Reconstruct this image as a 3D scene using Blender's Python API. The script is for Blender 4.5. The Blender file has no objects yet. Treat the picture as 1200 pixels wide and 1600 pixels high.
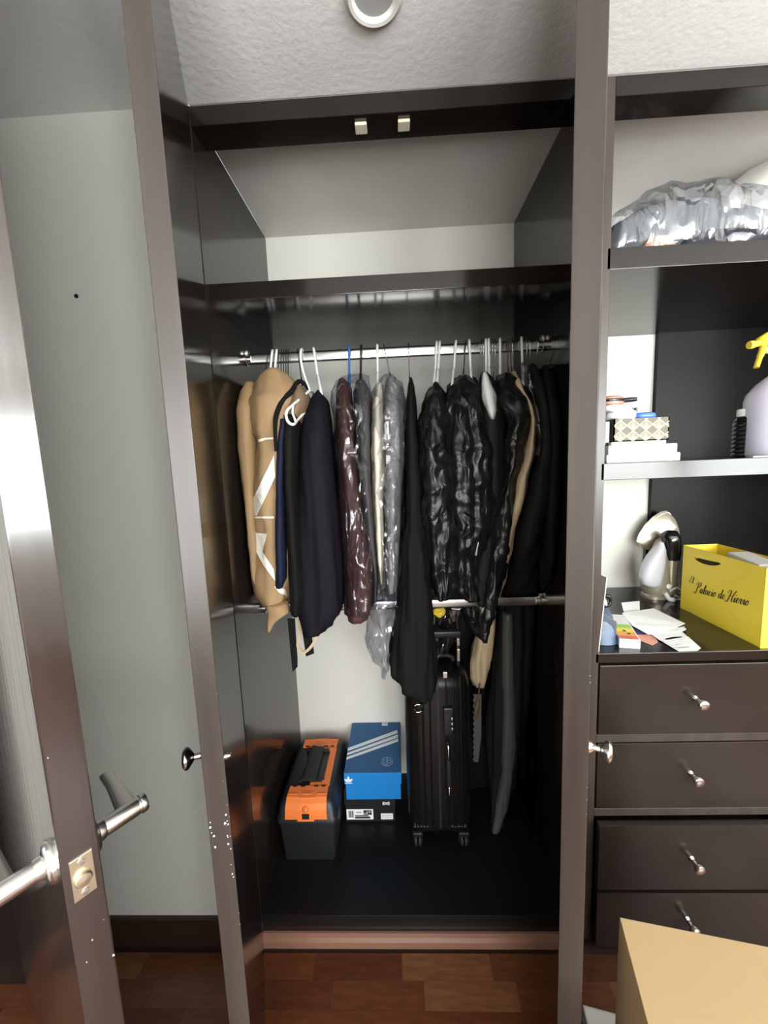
import bpy, bmesh, math, random
from math import pi, sin, cos, radians
from mathutils import Vector, Matrix, noise
from mathutils.bvhtree import BVHTree

random.seed(7)
scene = bpy.context.scene
COL = scene.collection

# ------------------------------------------------------------------ camera
FOC = 605.0                                   # focal length in pixels of the 1200x1600 frame
CAM = Vector((.4467, -.987, 1.4133))
PITCH, YAW, ROLL = .1222, -.0347, -.0394
_f = Vector((sin(YAW) * cos(PITCH), cos(YAW) * cos(PITCH), -sin(PITCH)))
_r0 = Vector((cos(YAW), -sin(YAW), 0)); _u0 = _r0.cross(_f)
_R = _r0 * cos(ROLL) + _u0 * sin(ROLL); _U = _u0 * cos(ROLL) - _r0 * sin(ROLL)
cd = bpy.data.cameras.new('camera'); cam = bpy.data.objects.new('camera', cd); COL.objects.link(cam)
cd.sensor_fit = 'VERTICAL'; cd.sensor_height = 24; cd.lens = FOC / 1600 * 24; cd.clip_start = .02
cam.matrix_world = Matrix(((_R.x, _U.x, -_f.x, CAM.x), (_R.y, _U.y, -_f.y, CAM.y), (_R.z, _U.z, -_f.z, CAM.z), (0, 0, 0, 1)))
scene.camera = cam

def ray(u, v): return _f + _R * ((u - 600) / FOC) - _U * ((v - 800) / FOC)
def at(u, v, y):                               # photograph measurement -> world point on the depth plane y
    d = ray(u, v); return CAM + d * ((y - CAM.y) / d.y)

# ------------------------------------------------------------------ light
w = bpy.data.worlds.new('world'); scene.world = w; w.use_nodes = True
w.node_tree.nodes['Background'].inputs[0].default_value = (.75, .85, 1, 1)
w.node_tree.nodes['Background'].inputs[1].default_value = 1.0
def area(name, loc, rot, sx, sy, power, col):
    l = bpy.data.lights.new(name, 'AREA'); l.shape = 'RECTANGLE'; l.size = sx; l.size_y = sy
    l.energy = power; l.color = col
    o = bpy.data.objects.new(name, l); COL.objects.link(o); o.location = loc; o.rotation_euler = rot
    return o
area('window_daylight', (2.2, -3.12, 1.55), (radians(118), 0, 0), 2.0, 1.1, 112, (.97, 1, .97))
area('added_rear_fill', (.45, -3.12, 1.25), (radians(112), 0, 0), .9, 1.7, 48, (1, .99, .96))  # no balcony known; fill light added behind the camera to brighten the front
area('side_window_daylight', (3.27, -2.3, 1.45), (radians(97), 0, radians(90)), 1.0, .9, 40, (.95, 1, .97))
area('hall_daylight', (-2.55, -1.2, 1.55), (radians(90), 0, radians(-90)), 1.0, 1.1, 3, (.95, 1, .96))
scene.view_settings.view_transform = 'Standard'
scene.view_settings.look = 'None'
scene.view_settings.gamma = 1
scene.view_settings.use_curve_mapping = False
scene.view_settings.exposure = 0.5

# ------------------------------------------------------------------ materials
def mat(name, col, rough=.5, metal=0, spec=.5, bump=None, vary=None, stretch=(1, 1, 1), coat=0, sheen=0, ridged=None, emit=None):
    """bump=(scale,strength,distance) ; vary=(scale,amount) ; ridged=(scale,strength,distance): crease relief"""
    m = bpy.data.materials.new(name); m.use_nodes = True
    nt = m.node_tree; N = nt.nodes; L = nt.links; b = N['Principled BSDF']
    b.inputs['Base Color'].default_value = (*col, 1); b.inputs['Roughness'].default_value = rough
    b.inputs['Metallic'].default_value = metal; b.inputs['Specular IOR Level'].default_value = spec
    b.inputs['Coat Weight'].default_value = coat; b.inputs['Coat Roughness'].default_value = .08
    b.inputs['Sheen Weight'].default_value = sheen
    tc = N.new('ShaderNodeTexCoord'); mp = N.new('ShaderNodeMapping'); L.new(tc.outputs['Object'], mp.inputs[0])
    mp.inputs['Scale'].default_value = stretch
    if vary:
        n = N.new('ShaderNodeTexNoise'); n.inputs['Scale'].default_value = vary[0]; n.inputs['Detail'].default_value = 5
        L.new(mp.outputs[0], n.inputs['Vector'])
        r = N.new('ShaderNodeMapRange'); r.inputs[3].default_value = 1 - vary[1]; r.inputs[4].default_value = 1 + vary[1]
        r.inputs[1].default_value = .3; r.inputs[2].default_value = .7
        L.new(n.outputs[0], r.inputs[0])
        x = N.new('ShaderNodeMix'); x.data_type = 'RGBA'; x.blend_type = 'MULTIPLY'; x.inputs[0].default_value = 1
        x.inputs[6].default_value = (*col, 1); L.new(r.outputs[0], x.inputs[7]); L.new(x.outputs[2], b.inputs['Base Color'])
    if bump:
        n = N.new('ShaderNodeTexNoise'); n.inputs['Scale'].default_value = bump[0]; n.inputs['Detail'].default_value = 4
        L.new(mp.outputs[0], n.inputs['Vector'])
        bp = N.new('ShaderNodeBump'); bp.inputs['Strength'].default_value = bump[1]; bp.inputs['Distance'].default_value = bump[2]
        L.new(n.outputs[0], bp.inputs['Height']); L.new(bp.outputs[0], b.inputs['Normal'])
    if ridged: crease(N, L, mp, b, ridged)
    if emit: b.inputs['Emission Color'].default_value = (*emit[0], 1); b.inputs['Emission Strength'].default_value = emit[1]
    return m
def crease(N, L, mp, b, rd, key='Normal'):
    v = N.new('ShaderNodeTexVoronoi'); v.feature = 'DISTANCE_TO_EDGE'; v.inputs['Scale'].default_value = rd[0]
    n = N.new('ShaderNodeTexNoise'); n.inputs['Scale'].default_value = rd[0] * .8
    ad = N.new('ShaderNodeMix'); ad.data_type = 'RGBA'; ad.blend_type = 'LINEAR_LIGHT'; ad.inputs[0].default_value = .16
    L.new(mp.outputs[0], n.inputs['Vector']); L.new(mp.outputs[0], ad.inputs[6]); L.new(n.outputs['Color'], ad.inputs[7])
    L.new(ad.outputs[2], v.inputs['Vector'])
    bp = N.new('ShaderNodeBump'); bp.inputs['Strength'].default_value = rd[1]; bp.inputs['Distance'].default_value = rd[2]
    L.new(v.outputs['Distance'], bp.inputs['Height']); L.new(bp.outputs[0], b.inputs[key])
    return bp
def film_mat(name, tint=(.9, .92, .95), base=.05, gloss=.45, scale=22):
    m = bpy.data.materials.new(name); m.use_nodes = True; nt = m.node_tree; N = nt.nodes; L = nt.links
    N.remove(N['Principled BSDF']); out = N['Material Output']
    tr = N.new('ShaderNodeBsdfTransparent'); tr.inputs[0].default_value = (*tint, 1)
    gl = N.new('ShaderNodeBsdfGlossy'); gl.inputs['Color'].default_value = (.95, .96, 1, 1); gl.inputs['Roughness'].default_value = .13
    tc = N.new('ShaderNodeTexCoord'); mp = N.new('ShaderNodeMapping'); L.new(tc.outputs['Object'], mp.inputs[0]); mp.inputs['Scale'].default_value = (1, 1, .6)
    bp = crease(N, L, mp, gl, (scale, 1.0, .035))
    lw = N.new('ShaderNodeLayerWeight'); lw.inputs[0].default_value = .35; L.new(bp.outputs[0], lw.inputs['Normal'])
    r = N.new('ShaderNodeMapRange'); r.inputs[3].default_value = base; r.inputs[4].default_value = base + gloss; L.new(lw.outputs['Facing'], r.inputs[0])
    mx = N.new('ShaderNodeMixShader'); L.new(r.outputs[0], mx.inputs[0]); L.new(tr.outputs[0], mx.inputs[1]); L.new(gl.outputs[0], mx.inputs[2])
    L.new(mx.outputs[0], out.inputs[0]); return m

M = {}
M['lacquer'] = mat('dark_lacquered_wood', (.011, .0078, .0066), .14, spec=.5, bump=(9, .06, .004), stretch=(1, 1, .12), vary=(6, .25))
M['edge'] = mat('worn_lacquer_edge', (.040, .031, .026), .3, spec=.5, bump=(40, .10, .002), stretch=(1, 1, .05), vary=(30, .25))
M['drawerfront'] = mat('satin_lacquer', (.017, .0115, .009), .25, spec=.5, bump=(9, .08, .004), stretch=(.3, 1, 1), vary=(6, .25))
M['doorwood'] = mat('brushed_brown_lacquer', (.030, .020, .017), .15, spec=.9, coat=.4, bump=(55, .22, .0022), stretch=(1, 1, .06), vary=(25, .3))
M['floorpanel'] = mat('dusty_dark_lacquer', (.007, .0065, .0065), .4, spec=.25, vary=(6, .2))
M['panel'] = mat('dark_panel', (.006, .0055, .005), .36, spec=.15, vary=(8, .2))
M['cream'] = mat('cream_wall_paint', (.70, .69, .635), .6, bump=(60, .06, .002), vary=(2, .03))
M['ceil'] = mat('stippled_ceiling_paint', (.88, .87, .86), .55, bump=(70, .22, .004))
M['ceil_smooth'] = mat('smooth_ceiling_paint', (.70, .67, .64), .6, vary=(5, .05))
M['skirting'] = mat('dark_skirting_wood', (.035, .018, .012), .4)
M['toe'] = mat('reddish_wood_moulding', (.22, .11, .075), .3)
for i, c in enumerate(((.10, .030, .011), (.12, .040, .016), (.08, .023, .010), (.16, .066, .028))):
    M['plank%d' % i] = mat('parquet_wood_%d' % i, c, .3, vary=(14, .3), stretch=(1, 6, 1), bump=(60, .05, .001))
M['floorbase'] = mat('floor_joint', (.03, .012, .007), .6)
M['chrome'] = mat('chrome', (.82, .81, .79), .10, 1)
M['satin'] = mat('satin_nickel', (.72, .71, .69), .25, 1)
M['knobm'] = mat('bright_nickel_knob', (.85, .83, .80), .2, 1)
M['darknob'] = mat('dark_nickel', (.45, .42, .40), .16, 1)
M['brass'] = mat('pale_brass', (.72, .64, .48), .35, 1, bump=(120, .2, .001))
M['white'] = mat('white_plastic', (.82, .82, .80), .35)
M['blue'] = mat('blue_plastic', (.03, .16, .42), .35)
M['blackp'] = mat('black_plastic', (.012, .012, .013), .35)
M['wire'] = mat('wire_metal', (.55, .55, .55), .25, 1)
M['bronze'] = mat('brown_wire', (.12, .07, .05), .4, .6)
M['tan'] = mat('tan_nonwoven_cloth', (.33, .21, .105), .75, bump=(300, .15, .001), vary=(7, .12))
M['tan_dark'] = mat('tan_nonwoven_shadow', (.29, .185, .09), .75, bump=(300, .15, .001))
M['ivory'] = mat('ivory_print', (.85, .82, .74), .6)
M['black'] = mat('black_wool', (.007, .0067, .0065), .8, bump=(250, .2, .001), spec=.15)
M['blacksatin'] = mat('black_smooth_cloth', (.013, .0125, .012), .5, bump=(200, .1, .001), spec=.15)
M['charcoal'] = mat('charcoal_cloth', (.011, .0105, .010), .7, spec=.15)
M['navy'] = mat('dark_navy_cloth', (.0065, .005, .009), .75, bump=(250, .15, .001), spec=.15)
M['blue_navy'] = mat('navy_blue_cloth', (.012, .016, .038), .75, spec=.15)
M['maroon'] = mat('maroon_cloth', (.055, .018, .017), .75)
M['grey'] = mat('heather_grey_cloth', (.23, .22, .22), .85, bump=(220, .3, .001), vary=(120, .25))
M['darkgrey'] = mat('dark_grey_cloth', (.055, .053, .055), .8)
M['creamcloth'] = mat('cream_cloth', (.62, .56, .46), .8)
M['brownlining'] = mat('brown_lining', (.20, .13, .075), .7)
M['beige'] = mat('beige_cloth', (.50, .38, .24), .75, vary=(8, .15))
M['shirt'] = mat('white_shirt_cloth', (.62, .62, .62), .8, ridged=(30, .3, .004))
M['binbag'] = mat('black_plastic_bag', (.007, .007, .007), .33, spec=.4, ridged=(15, .6, .010), stretch=(1, 1, .7))
M['film'] = film_mat('clear_film', base=.05, gloss=.42, scale=10)
M['film2'] = film_mat('clear_film_dense', (.90, .92, .95), .08, .5, 9)
M['lining'] = mat('grey_coat_lining', (.075, .075, .075), .4, bump=(25, .2, .004))
M['suit'] = mat('black_ribbed_shell', (.006, .0057, .0055), .33, spec=.35, bump=(200, .1, .001))
M['rubber'] = mat('black_rubber', (.012, .012, .012), .6)
M['toolblack'] = mat('toolbox_black', (.012, .014, .016), .45, bump=(300, .15, .001))
M['orange'] = mat('orange_plastic', (.80, .20, .045), .42)
M['orangedark'] = mat('orange_cap', (.80, .22, .05), .4)
M['boxblue'] = mat('blue_card', (.012, .10, .26), .5)
M['boxblue2'] = mat('bright_blue_card', (.008, .19, .53), .45)
M['print'] = mat('white_print', (.78, .84, .86), .6)
M['printgrey'] = mat('pale_grey_print', (.28, .40, .50), .6)
M['paper'] = mat('white_paper', (.84, .85, .85), .65)
M['ink'] = mat('black_ink', (.015, .013, .012), .6)
M['faint'] = mat('grey_ink', (.45, .45, .46), .6)
M['boxblack'] = mat('black_card', (.012, .012, .012), .4)
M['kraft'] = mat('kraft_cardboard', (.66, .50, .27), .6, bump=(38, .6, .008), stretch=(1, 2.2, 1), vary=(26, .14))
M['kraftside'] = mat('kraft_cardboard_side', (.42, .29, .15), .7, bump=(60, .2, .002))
M['yellow'] = mat('yellow_card', (.88, .67, .05), .4, vary=(5, .05))
M['yellowp'] = mat('yellow_plastic', (.85, .62, .04), .35)
M['inside'] = mat('dark_green_tissue', (.02, .03, .027), .7)
M['tissue'] = mat('grey_tissue_box', (.48, .46, .43), .7)
M['lilac'] = mat('translucent_lilac_plastic', (.62, .60, .72), .3)
M['champagne'] = mat('champagne_plastic', (.42, .38, .30), .3, .45)
M['tank'] = mat('frosted_water_tank', (.66, .66, .72), .25, coat=.4)
M['sole'] = mat('pale_soleplate', (.58, .53, .44), .28, .5)
M['blackgloss'] = mat('glossy_black_plastic', (.008, .008, .008), .12)
M['goldbox'] = mat('dark_taupe_card', (.11, .09, .06), .5)
M['goldline'] = mat('gold_print', (.82, .74, .46), .4)
M['ivoryplastic'] = mat('ivory_plastic', (.76, .70, .53), .4)
M['rose'] = mat('rose_pink_plastic', (.42, .20, .15), .35)
M['bluecloth'] = mat('bright_blue_plastic', (.05, .16, .60), .3)
M['teal'] = mat('teal_plastic', (.06, .22, .22), .4)
M['denim'] = mat('blue_leatherette', (.10, .14, .21), .38, bump=(40, .3, .003), vary=(12, .2))
M['denimdark'] = mat('slate_leatherette', (.06, .07, .10), .45)
M['rainbowred'] = mat('red_card_print', (.75, .16, .12), .5)
M['rainboworange'] = mat('orange_card_print', (.85, .42, .08), .5)
M['rainbowyellow'] = mat('yellow_card_print', (.85, .72, .10), .5)
M['rainbowgreen'] = mat('green_card_print', (.35, .65, .12), .5)
M['salmon'] = mat('salmon_paper', (.72, .33, .25), .6)
M['indigo'] = mat('indigo_paper', (.06, .06, .14), .6)
M['blanket'] = mat('dark_grey_blanket', (.10, .105, .115), .8, vary=(6, .3))
M['blanketdark'] = mat('deep_grey_blanket', (.03, .03, .04), .8)
M['pillow'] = mat('white_bag_plastic', (.66, .65, .61), .4, bump=(9, .4, .02))
M['peach'] = mat('peach_cloth', (.45, .25, .17), .7)
M['lamp'] = mat('downlight_lens', (.45, .45, .44), .35)
M['ringwhite'] = mat('white_metal_ring', (.80, .79, .76), .3)
M['hole'] = mat('dark_hole', (.004, .004, .004), .8)
M['chip'] = mat('chipped_paint', (.75, .72, .68), .6)
M['goldtassel'] = mat('brown_tassel', (.10, .06, .03), .6)

# ------------------------------------------------------------------ object helpers
WLOC = {}
def thing(name, label, cat, loc, group=None):
    o = bpy.data.objects.new(name, None); COL.objects.link(o); o.location = loc; o.empty_display_size = .05
    o['label'] = label; o['category'] = cat
    if group: o['group'] = group
    WLOC[o] = Vector(loc); return o
def tag(o, label, cat, group=None):
    o['label'] = label; o['category'] = cat
    if group: o['group'] = group
    return o
def obj(name, bm, m, parent=None, smooth=False, label=None, kind=None, ang=40):
    """link bm (built in world coordinates) as one mesh, its origin at its base; m: material key or list of keys"""
    me = bpy.data.meshes.new(name)
    if bm.verts:
        bmesh.ops.recalc_face_normals(bm, faces=bm.faces)
        xs = [v.co for v in bm.verts]
        lo = Vector((min(c.x for c in xs), min(c.y for c in xs), min(c.z for c in xs))); hi = Vector((max(c.x for c in xs), max(c.y for c in xs), max(c.z for c in xs)))
        base = Vector(((lo.x + hi.x) / 2, (lo.y + hi.y) / 2, lo.z))
    else: base = Vector()
    bmesh.ops.translate(bm, verts=bm.verts, vec=-base)
    if smooth:
        for f in bm.faces: f.smooth = True
        for e in bm.edges:
            if len(e.link_faces) == 2 and e.calc_face_angle(0) > radians(ang): e.smooth = False
    bm.to_mesh(me); bm.free()
    for k in (m if isinstance(m, (list, tuple)) else [m]): me.materials.append(M[k])
    o = bpy.data.objects.new(name, me); COL.objects.link(o)
    if parent: o.parent = parent; o.location = base - WLOC[parent]
    else: o.location = base
    WLOC[o] = base
    if label: o['label'] = label
    if kind: o['kind'] = kind
    return o
def struct(name, bm, m, parent=None, **k):
    o = obj(name, bm, m, parent, **k)
    if parent is None: o['kind'] = 'structure'
    return o
def BM(): return bmesh.new()
def box(bm, x0, x1, y0, y1, z0, z1, bev=0, seg=2, mi=0, mtx=None):
    r = bmesh.ops.create_cube(bm, size=1)
    vs = r['verts']
    for v in vs: v.co = Vector((x0 + (v.co.x + .5) * (x1 - x0), y0 + (v.co.y + .5) * (y1 - y0), z0 + (v.co.z + .5) * (z1 - z0)))
    fs = list({f for v in vs for f in v.link_faces})
    for f in fs: f.material_index = mi
    if bev:
        es = list({e for v in vs for e in v.link_edges})
        r = bmesh.ops.bevel(bm, geom=es, offset=bev, segments=seg, affect='EDGES', profile=.6)
        for f in r['faces']: f.material_index = mi
        fs = [f for f in fs if f.is_valid] + list(r['faces'])
        vs = list({v for f in fs for v in f.verts})
    if mtx: bmesh.ops.transform(bm, matrix=mtx, verts=vs)
    return vs
def loft(bm, loops, caps=True, closed=True, mi=0):
    rows = [[bm.verts.new(p) for p in lp] for lp in loops]; n = len(rows[0])
    for a, b in zip(rows, rows[1:]):
        for i in range(n if closed else n - 1):
            j = (i + 1) % n
            try: bm.faces.new((a[i], a[j], b[j], b[i])).material_index = mi
            except ValueError: pass
    if caps and closed:
        bm.faces.new(rows[0][::-1]).material_index = mi; bm.faces.new(rows[-1]).material_index = mi
    return rows
def frame_of(t):
    t = t.normalized(); a = Vector((0, 0, 1)) if abs(t.z) < .9 else Vector((1, 0, 0))
    u = t.cross(a).normalized(); return u, t.cross(u)
def tube(bm, pts, r, seg=8, mi=0, flat=1):
    pts = [Vector(p) for p in pts]; loops = []
    pu = None
    for i, p in enumerate(pts):
        t = pts[min(i + 1, len(pts) - 1)] - pts[max(i - 1, 0)]
        u, v = frame_of(t)
        if pu is not None:
            u = (pu - t.normalized() * pu.dot(t.normalized())).normalized(); v = t.normalized().cross(u)
        pu = u; rr = r[i] if isinstance(r, (list, tuple)) else r
        loops.append([p + u * (rr * cos(2 * pi * k / seg)) + v * (rr * flat * sin(2 * pi * k / seg)) for k in range(seg)])
    loft(bm, loops, True, True, mi)
def lathe(bm, prof, o, axis=(0, 0, 1), seg=24, mi=0):
    """prof: (radius, height along axis)"""
    o = Vector(o); ax = Vector(axis).normalized(); u, v = frame_of(ax)
    loft(bm, [[o + ax * h + (u * cos(2 * pi * k / seg) + v * sin(2 * pi * k / seg)) * max(r, 1e-5) for k in range(seg)] for r, h in prof], True, True, mi)
def catmull(pts, n=8):
    pts = [Vector(p) for p in pts]; out = []
    for i in range(len(pts) - 1):
        p0 = pts[max(i - 1, 0)]; p1 = pts[i]; p2 = pts[i + 1]; p3 = pts[min(i + 2, len(pts) - 1)]
        for k in range(n):
            t = k / n
            out.append(.5 * (2 * p1 + (p2 - p0) * t + (2 * p0 - 5 * p1 + 4 * p2 - p3) * t * t + (3 * p1 - p0 - 3 * p2 + p3) * t ** 3))
    out.append(pts[-1]); return out
def prism(bm, poly, ax, h0, h1, mi=0):
    """extrude a 2-D polygon; ax 'x','y','z' = extrusion axis; poly in the other two axes in order"""
    def P(a, b, h): return {'x': (h, a, b), 'y': (a, h, b), 'z': (a, b, h)}[ax]
    loft(bm, [[P(a, b, h0) for a, b in poly], [P(a, b, h1) for a, b in poly]], True, True, mi)
def rotbox(bm, o, d, n, s0, s1, t0, t1, z0, z1, bev=0, mi=0):
    """box in a vertical plane's own frame: s along d, t along n"""
    mt = Matrix(((d[0], n[0], 0, o[0]), (d[1], n[1], 0, o[1]), (0, 0, 1, 0), (0, 0, 0, 1)))
    return box(bm, s0, s1, t0, t1, z0, z1, bev, 2, mi, mt)

# ================================================================== LARGE STRUCTURE
CZ = 2.252; LB = 2.208; BK = .529; PL = .0934
# floor with parquet planks
bm = BM(); box(bm, -2.7, 3.4, -3.2, .55, -.05, -.004); floor = struct('floor', bm, 'floorbase')
pm = []
for i in range(4):
    bm = BM(); box(bm, -.1247, .1247, -.0297, .0297, -.004, 0)
    me = bpy.data.meshes.new('plank'); bm.to_mesh(me); bm.free(); me.materials.append(M['plank%d' % i]); pm.append(me)
fl = WLOC[floor]
row = 0; y = -.0555
while y > -.80:
    off = (-.585 - .25) + random.choice((0, .05, .1, .15, .2))
    if row == 0: off = .415 + .125 - 6 * .25
    if row == 1: off = .473 + .125 - 6 * .25
    x = off
    while x < 1.7:
        if x > -.7:
            k = random.choices((0, 1, 2, 3), (5, 4, 4, 1))[0]
            if row == 0 and abs(x - .54) < .05: k = 3
            if row == 1 and abs(x - .598) < .05: k = 3
            o = bpy.data.objects.new('plank', pm[k]); COL.objects.link(o); o.parent = floor; o.location = Vector((x, y, 0)) - fl
        x += .25
    y -= .06; row += 1
bm = BM(); nb = 0
yy = y
while yy > -3.18:
    x = -.7 + random.random() * .2
    while x < 3.3:
        box(bm, x - .1245, x + .1245, yy - .0295, yy + .0295, -.004, 0, mi=random.choice((0, 1, 2))); x += .25
    yy -= .06
yy = -.0555
while yy > y + .01:
    x = 1.85
    while x < 3.3:
        box(bm, x - .1245, x + .1245, yy - .0295, yy + .0295, -.004, 0, mi=random.choice((0, 1, 2))); x += .25
    yy -= .06
obj('far_planks', bm, ['plank0', 'plank1', 'plank2'], floor, kind='stuff')
# ceilings and walls
bm = BM(); box(bm, -2.7, 3.4, -3.2, 0, CZ, CZ + .08); struct('ceiling', bm, 'ceil')
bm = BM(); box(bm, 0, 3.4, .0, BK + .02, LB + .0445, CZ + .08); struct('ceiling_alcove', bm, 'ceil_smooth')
bm = BM(); box(bm, -2.7, -.03, 0, BK + .1, 0, CZ); wf = struct('wall_front', bm, 'cream')
bm = BM(); box(bm, -.03, 3.4, BK, BK + .1, 0, CZ + .08); struct('wall_alcove', bm, 'cream')
bm = BM(); box(bm, 2.0, 3.4, 0, BK, 0, CZ); struct('wall_front_right', bm, 'cream')
bm = BM()
lathe(bm, [(.0001, 0), (.005, .0003), (.005, .0022), (.0001, .0025)], (-.322, 0, 1.853), (0, -1, 0), 10); nail = obj('nail_hole', bm, 'hole', wf)
# left wall with the doorway the room door closes
bm = BM(); box(bm, -.75, -.65, -3.2, -.92, 0, CZ); struct('wall_left', bm, 'cream')
bm = BM(); box(bm, -.77, -.63, -.10, 0, 0, CZ, .003); struct('trim_2', bm, 'lacquer')
bm = BM(); box(bm, 3.3, 3.4, -1.57, 0, 0, CZ); box(bm, 3.3, 3.4, -3.2, -2.93, 0, CZ); box(bm, 3.3, 3.4, -2.93, -1.57, 0, .92); box(bm, 3.3, 3.4, -2.93, -1.57, 1.98, CZ); struct('wall_right', bm, 'cream')
bm = BM(); box(bm, -2.7, -2.6, -3.2, -1.75, 0, CZ); box(bm, -2.7, -2.6, -.65, 0, 0, CZ); box(bm, -2.7, -2.6, -1.75, -.65, 0, .95); box(bm, -2.7, -2.6, -1.75, -.65, 2.12, CZ)
struct('wall_hall', bm, 'cream')
bm = BM(); box(bm, -2.6, -2.58, -3.1, 0, 0, .93, .002); struct('added_dark_panel', bm, 'skirting')  # unseen panel added to keep the room door's lower reflection dark
bm = BM(); box(bm, -2.7, -.02, -3.25, -3.15, 0, CZ); box(bm, .92, .95, -3.25, -3.15, 0, CZ); box(bm, -.02, .92, -3.25, -3.15, 2.13, CZ); box(bm, -.02, .92, -3.25, -3.15, 0, .38); box(bm, 3.25, 3.4, -3.25, -3.15, 0, CZ); box(bm, .95, 3.25, -3.25, -3.15, 0, .95); box(bm, .95, 3.25, -3.25, -3.15, 2.13, CZ)
struct('wall_rear', bm, 'cream')
bm = BM()
for x0, x1, z0, z1 in ((.95, 3.25, .95, .99), (.95, 3.25, 2.09, 2.13), (.95, .99, .99, 2.09), (3.21, 3.25, .99, 2.09)): box(bm, x0, x1, -3.18, -3.13, z0, z1)
struct('window_1', bm, 'white')
bm = BM()
for x0, x1, z0, z1 in ((-.02, .92, .38, .40), (-.02, .92, 2.10, 2.13), (-.02, .0, .40, 2.10), (.90, .92, .40, 2.10)): box(bm, x0, x1, -3.18, -3.13, z0, z1)
struct('rear_fill_frame', bm, 'white')  # unseen frame, made up to house the added rear fill light
bm = BM()
for y0, y1, z0, z1 in ((-2.93, -1.57, .92, .95), (-2.93, -1.57, 1.95, 1.98), (-2.93, -2.90, .95, 1.95), (-1.60, -1.57, .95, 1.95)): box(bm, 3.29, 3.34, y0, y1, z0, z1)
struct('window_4', bm, 'white')
bm = BM()
for y0, y1, z0, z1 in ((-1.75, -.65, .95, .99), (-1.75, -.65, 2.08, 2.12), (-1.75, -1.71, .99, 2.08), (-.69, -.65, .99, 2.08)): box(bm, -2.68, -2.6, y0, y1, z0, z1)
struct('window_2', bm, 'white')
bm = BM(); box(bm, -.65, -.002, -.014, 0, 0, .095, .003); struct('baseboard_front', bm, 'skirting')

# ------------------------------------------------------------------ wardrobe
wr = thing('wardrobe', 'dark lacquered built-in wardrobe with open doors and hanging clothes', 'wardrobe', (.45, 0, 0))
bm = BM(); box(bm, -.028, 0, .0, BK, 0, CZ, .001, 1); obj('side_panel', bm, 'lacquer', wr)
bm = BM(); box(bm, .9, .928, .0, BK, 0, CZ, .001, 1); obj('side_panel', bm, 'lacquer', wr)
bm = BM(); box(bm, 0, .9, 0, .074, LB, CZ - .002, .001, 1); lint = obj('lintel', bm, 'lacquer', wr)
for cx in (.393, .494):
    bm = BM(); box(bm, cx - .014, cx + .014, .018, .046, LB - .007, LB, .002, 2); mc = obj('magnetic_catch', bm, 'ivoryplastic', lint, label='pale magnetic door catch')
bm = BM(); box(bm, 0, .9, .009, BK, 1.828, 1.868, .0015, 2); obj('shelf', bm, 'lacquer', wr)
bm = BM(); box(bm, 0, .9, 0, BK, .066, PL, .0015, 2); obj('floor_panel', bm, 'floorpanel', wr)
bm = BM(); box(bm, 0, .9, .004, .022, .0, .066); obj('plinth', bm, 'lacquer', wr)
bm = BM(); prism(bm, [(-.016, 0), (.004, 0), (.004, .034), (-.002, .034), (-.010, .030), (-.015, .020)], 'x', .0, .9); obj('toe_moulding', bm, 'toe', wr, label='reddish brown wooden moulding along the foot')
def sg(c, p): return math.copysign(abs(c) ** p, c)
def rail(z):
    bm = BM()
    loft(bm, [[(x, .235 + .009 * sg(cos(a), .45), z + .0155 * sg(sin(a), .6)) for a in [2 * pi * k / 28 for k in range(28)]] for x in (.0, .9)])
    r = obj('clothes_rail', bm, 'satin', wr, smooth=True)
    for x, s in ((0, 1), (.9, -1)):
        bm = BM(); lathe(bm, [(.018, 0), (.018, .004), (.014, .006), (.014, .018), (.0001, .018)], (x, .235, z), (s, 0, 0), 18)
        box(bm, x + s * .005 - .005, x + s * .005 + .005, .222, .248, z + .012, z + .027, .002)
        obj('rail_bracket', bm, 'satin', r, smooth=True)
RZ, RZ2 = 1.748, .958
rail(RZ); rail(RZ2)
# doors of the wardrobe
def knob(name, o, ax, m, parent, s=1, label=None):
    bm = BM(); lathe(bm, [(.010 * s, 0), (.009 * s, .003 * s), (.005 * s, .007 * s), (.0045 * s, .016 * s), (.010 * s, .020 * s), (.0165 * s, .025 * s), (.0175 * s, .029 * s), (.014 * s, .033 * s), (.007 * s, .0345 * s), (.0001, .035 * s)], o, ax, 24)
    return obj(name, bm, m, parent, smooth=True, label=label)
dl, nl = (.344, -.939), (-.939, -.344)
bm = BM(); rotbox(bm, (0, -.003), dl, nl, 0, .452, 0, .033, .004, 2.243, .0015)
for f in bm.faces:
    if f.calc_center_median().y < -.41 and abs(f.normal.x * dl[0] + f.normal.y * dl[1]) > .6: f.material_index = 1
door = obj('door', bm, ['lacquer', 'edge'], wr, label='left wardrobe door standing open, chipped along its edge')
q = Vector((dl[0] * .415 + nl[0] * .033, dl[1] * .415 + nl[1] * .033 - .003, .945)); knob('knob', q, (nl[0], nl[1], 0), 'darknob', door, label='dark metal knob')
bm = BM(); q = Vector((dl[0] * .437, dl[1] * .437 - .003, .948)); lathe(bm, [(.005, 0), (.005, .003), (.0035, .004), (.0035, .007), (.0045, .008), (.0001, .010)], q, (-nl[0], -nl[1], 0), 12); obj('knob_screw', bm, 'satin', door, smooth=True)
bm = BM()
random.seed(3)
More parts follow.
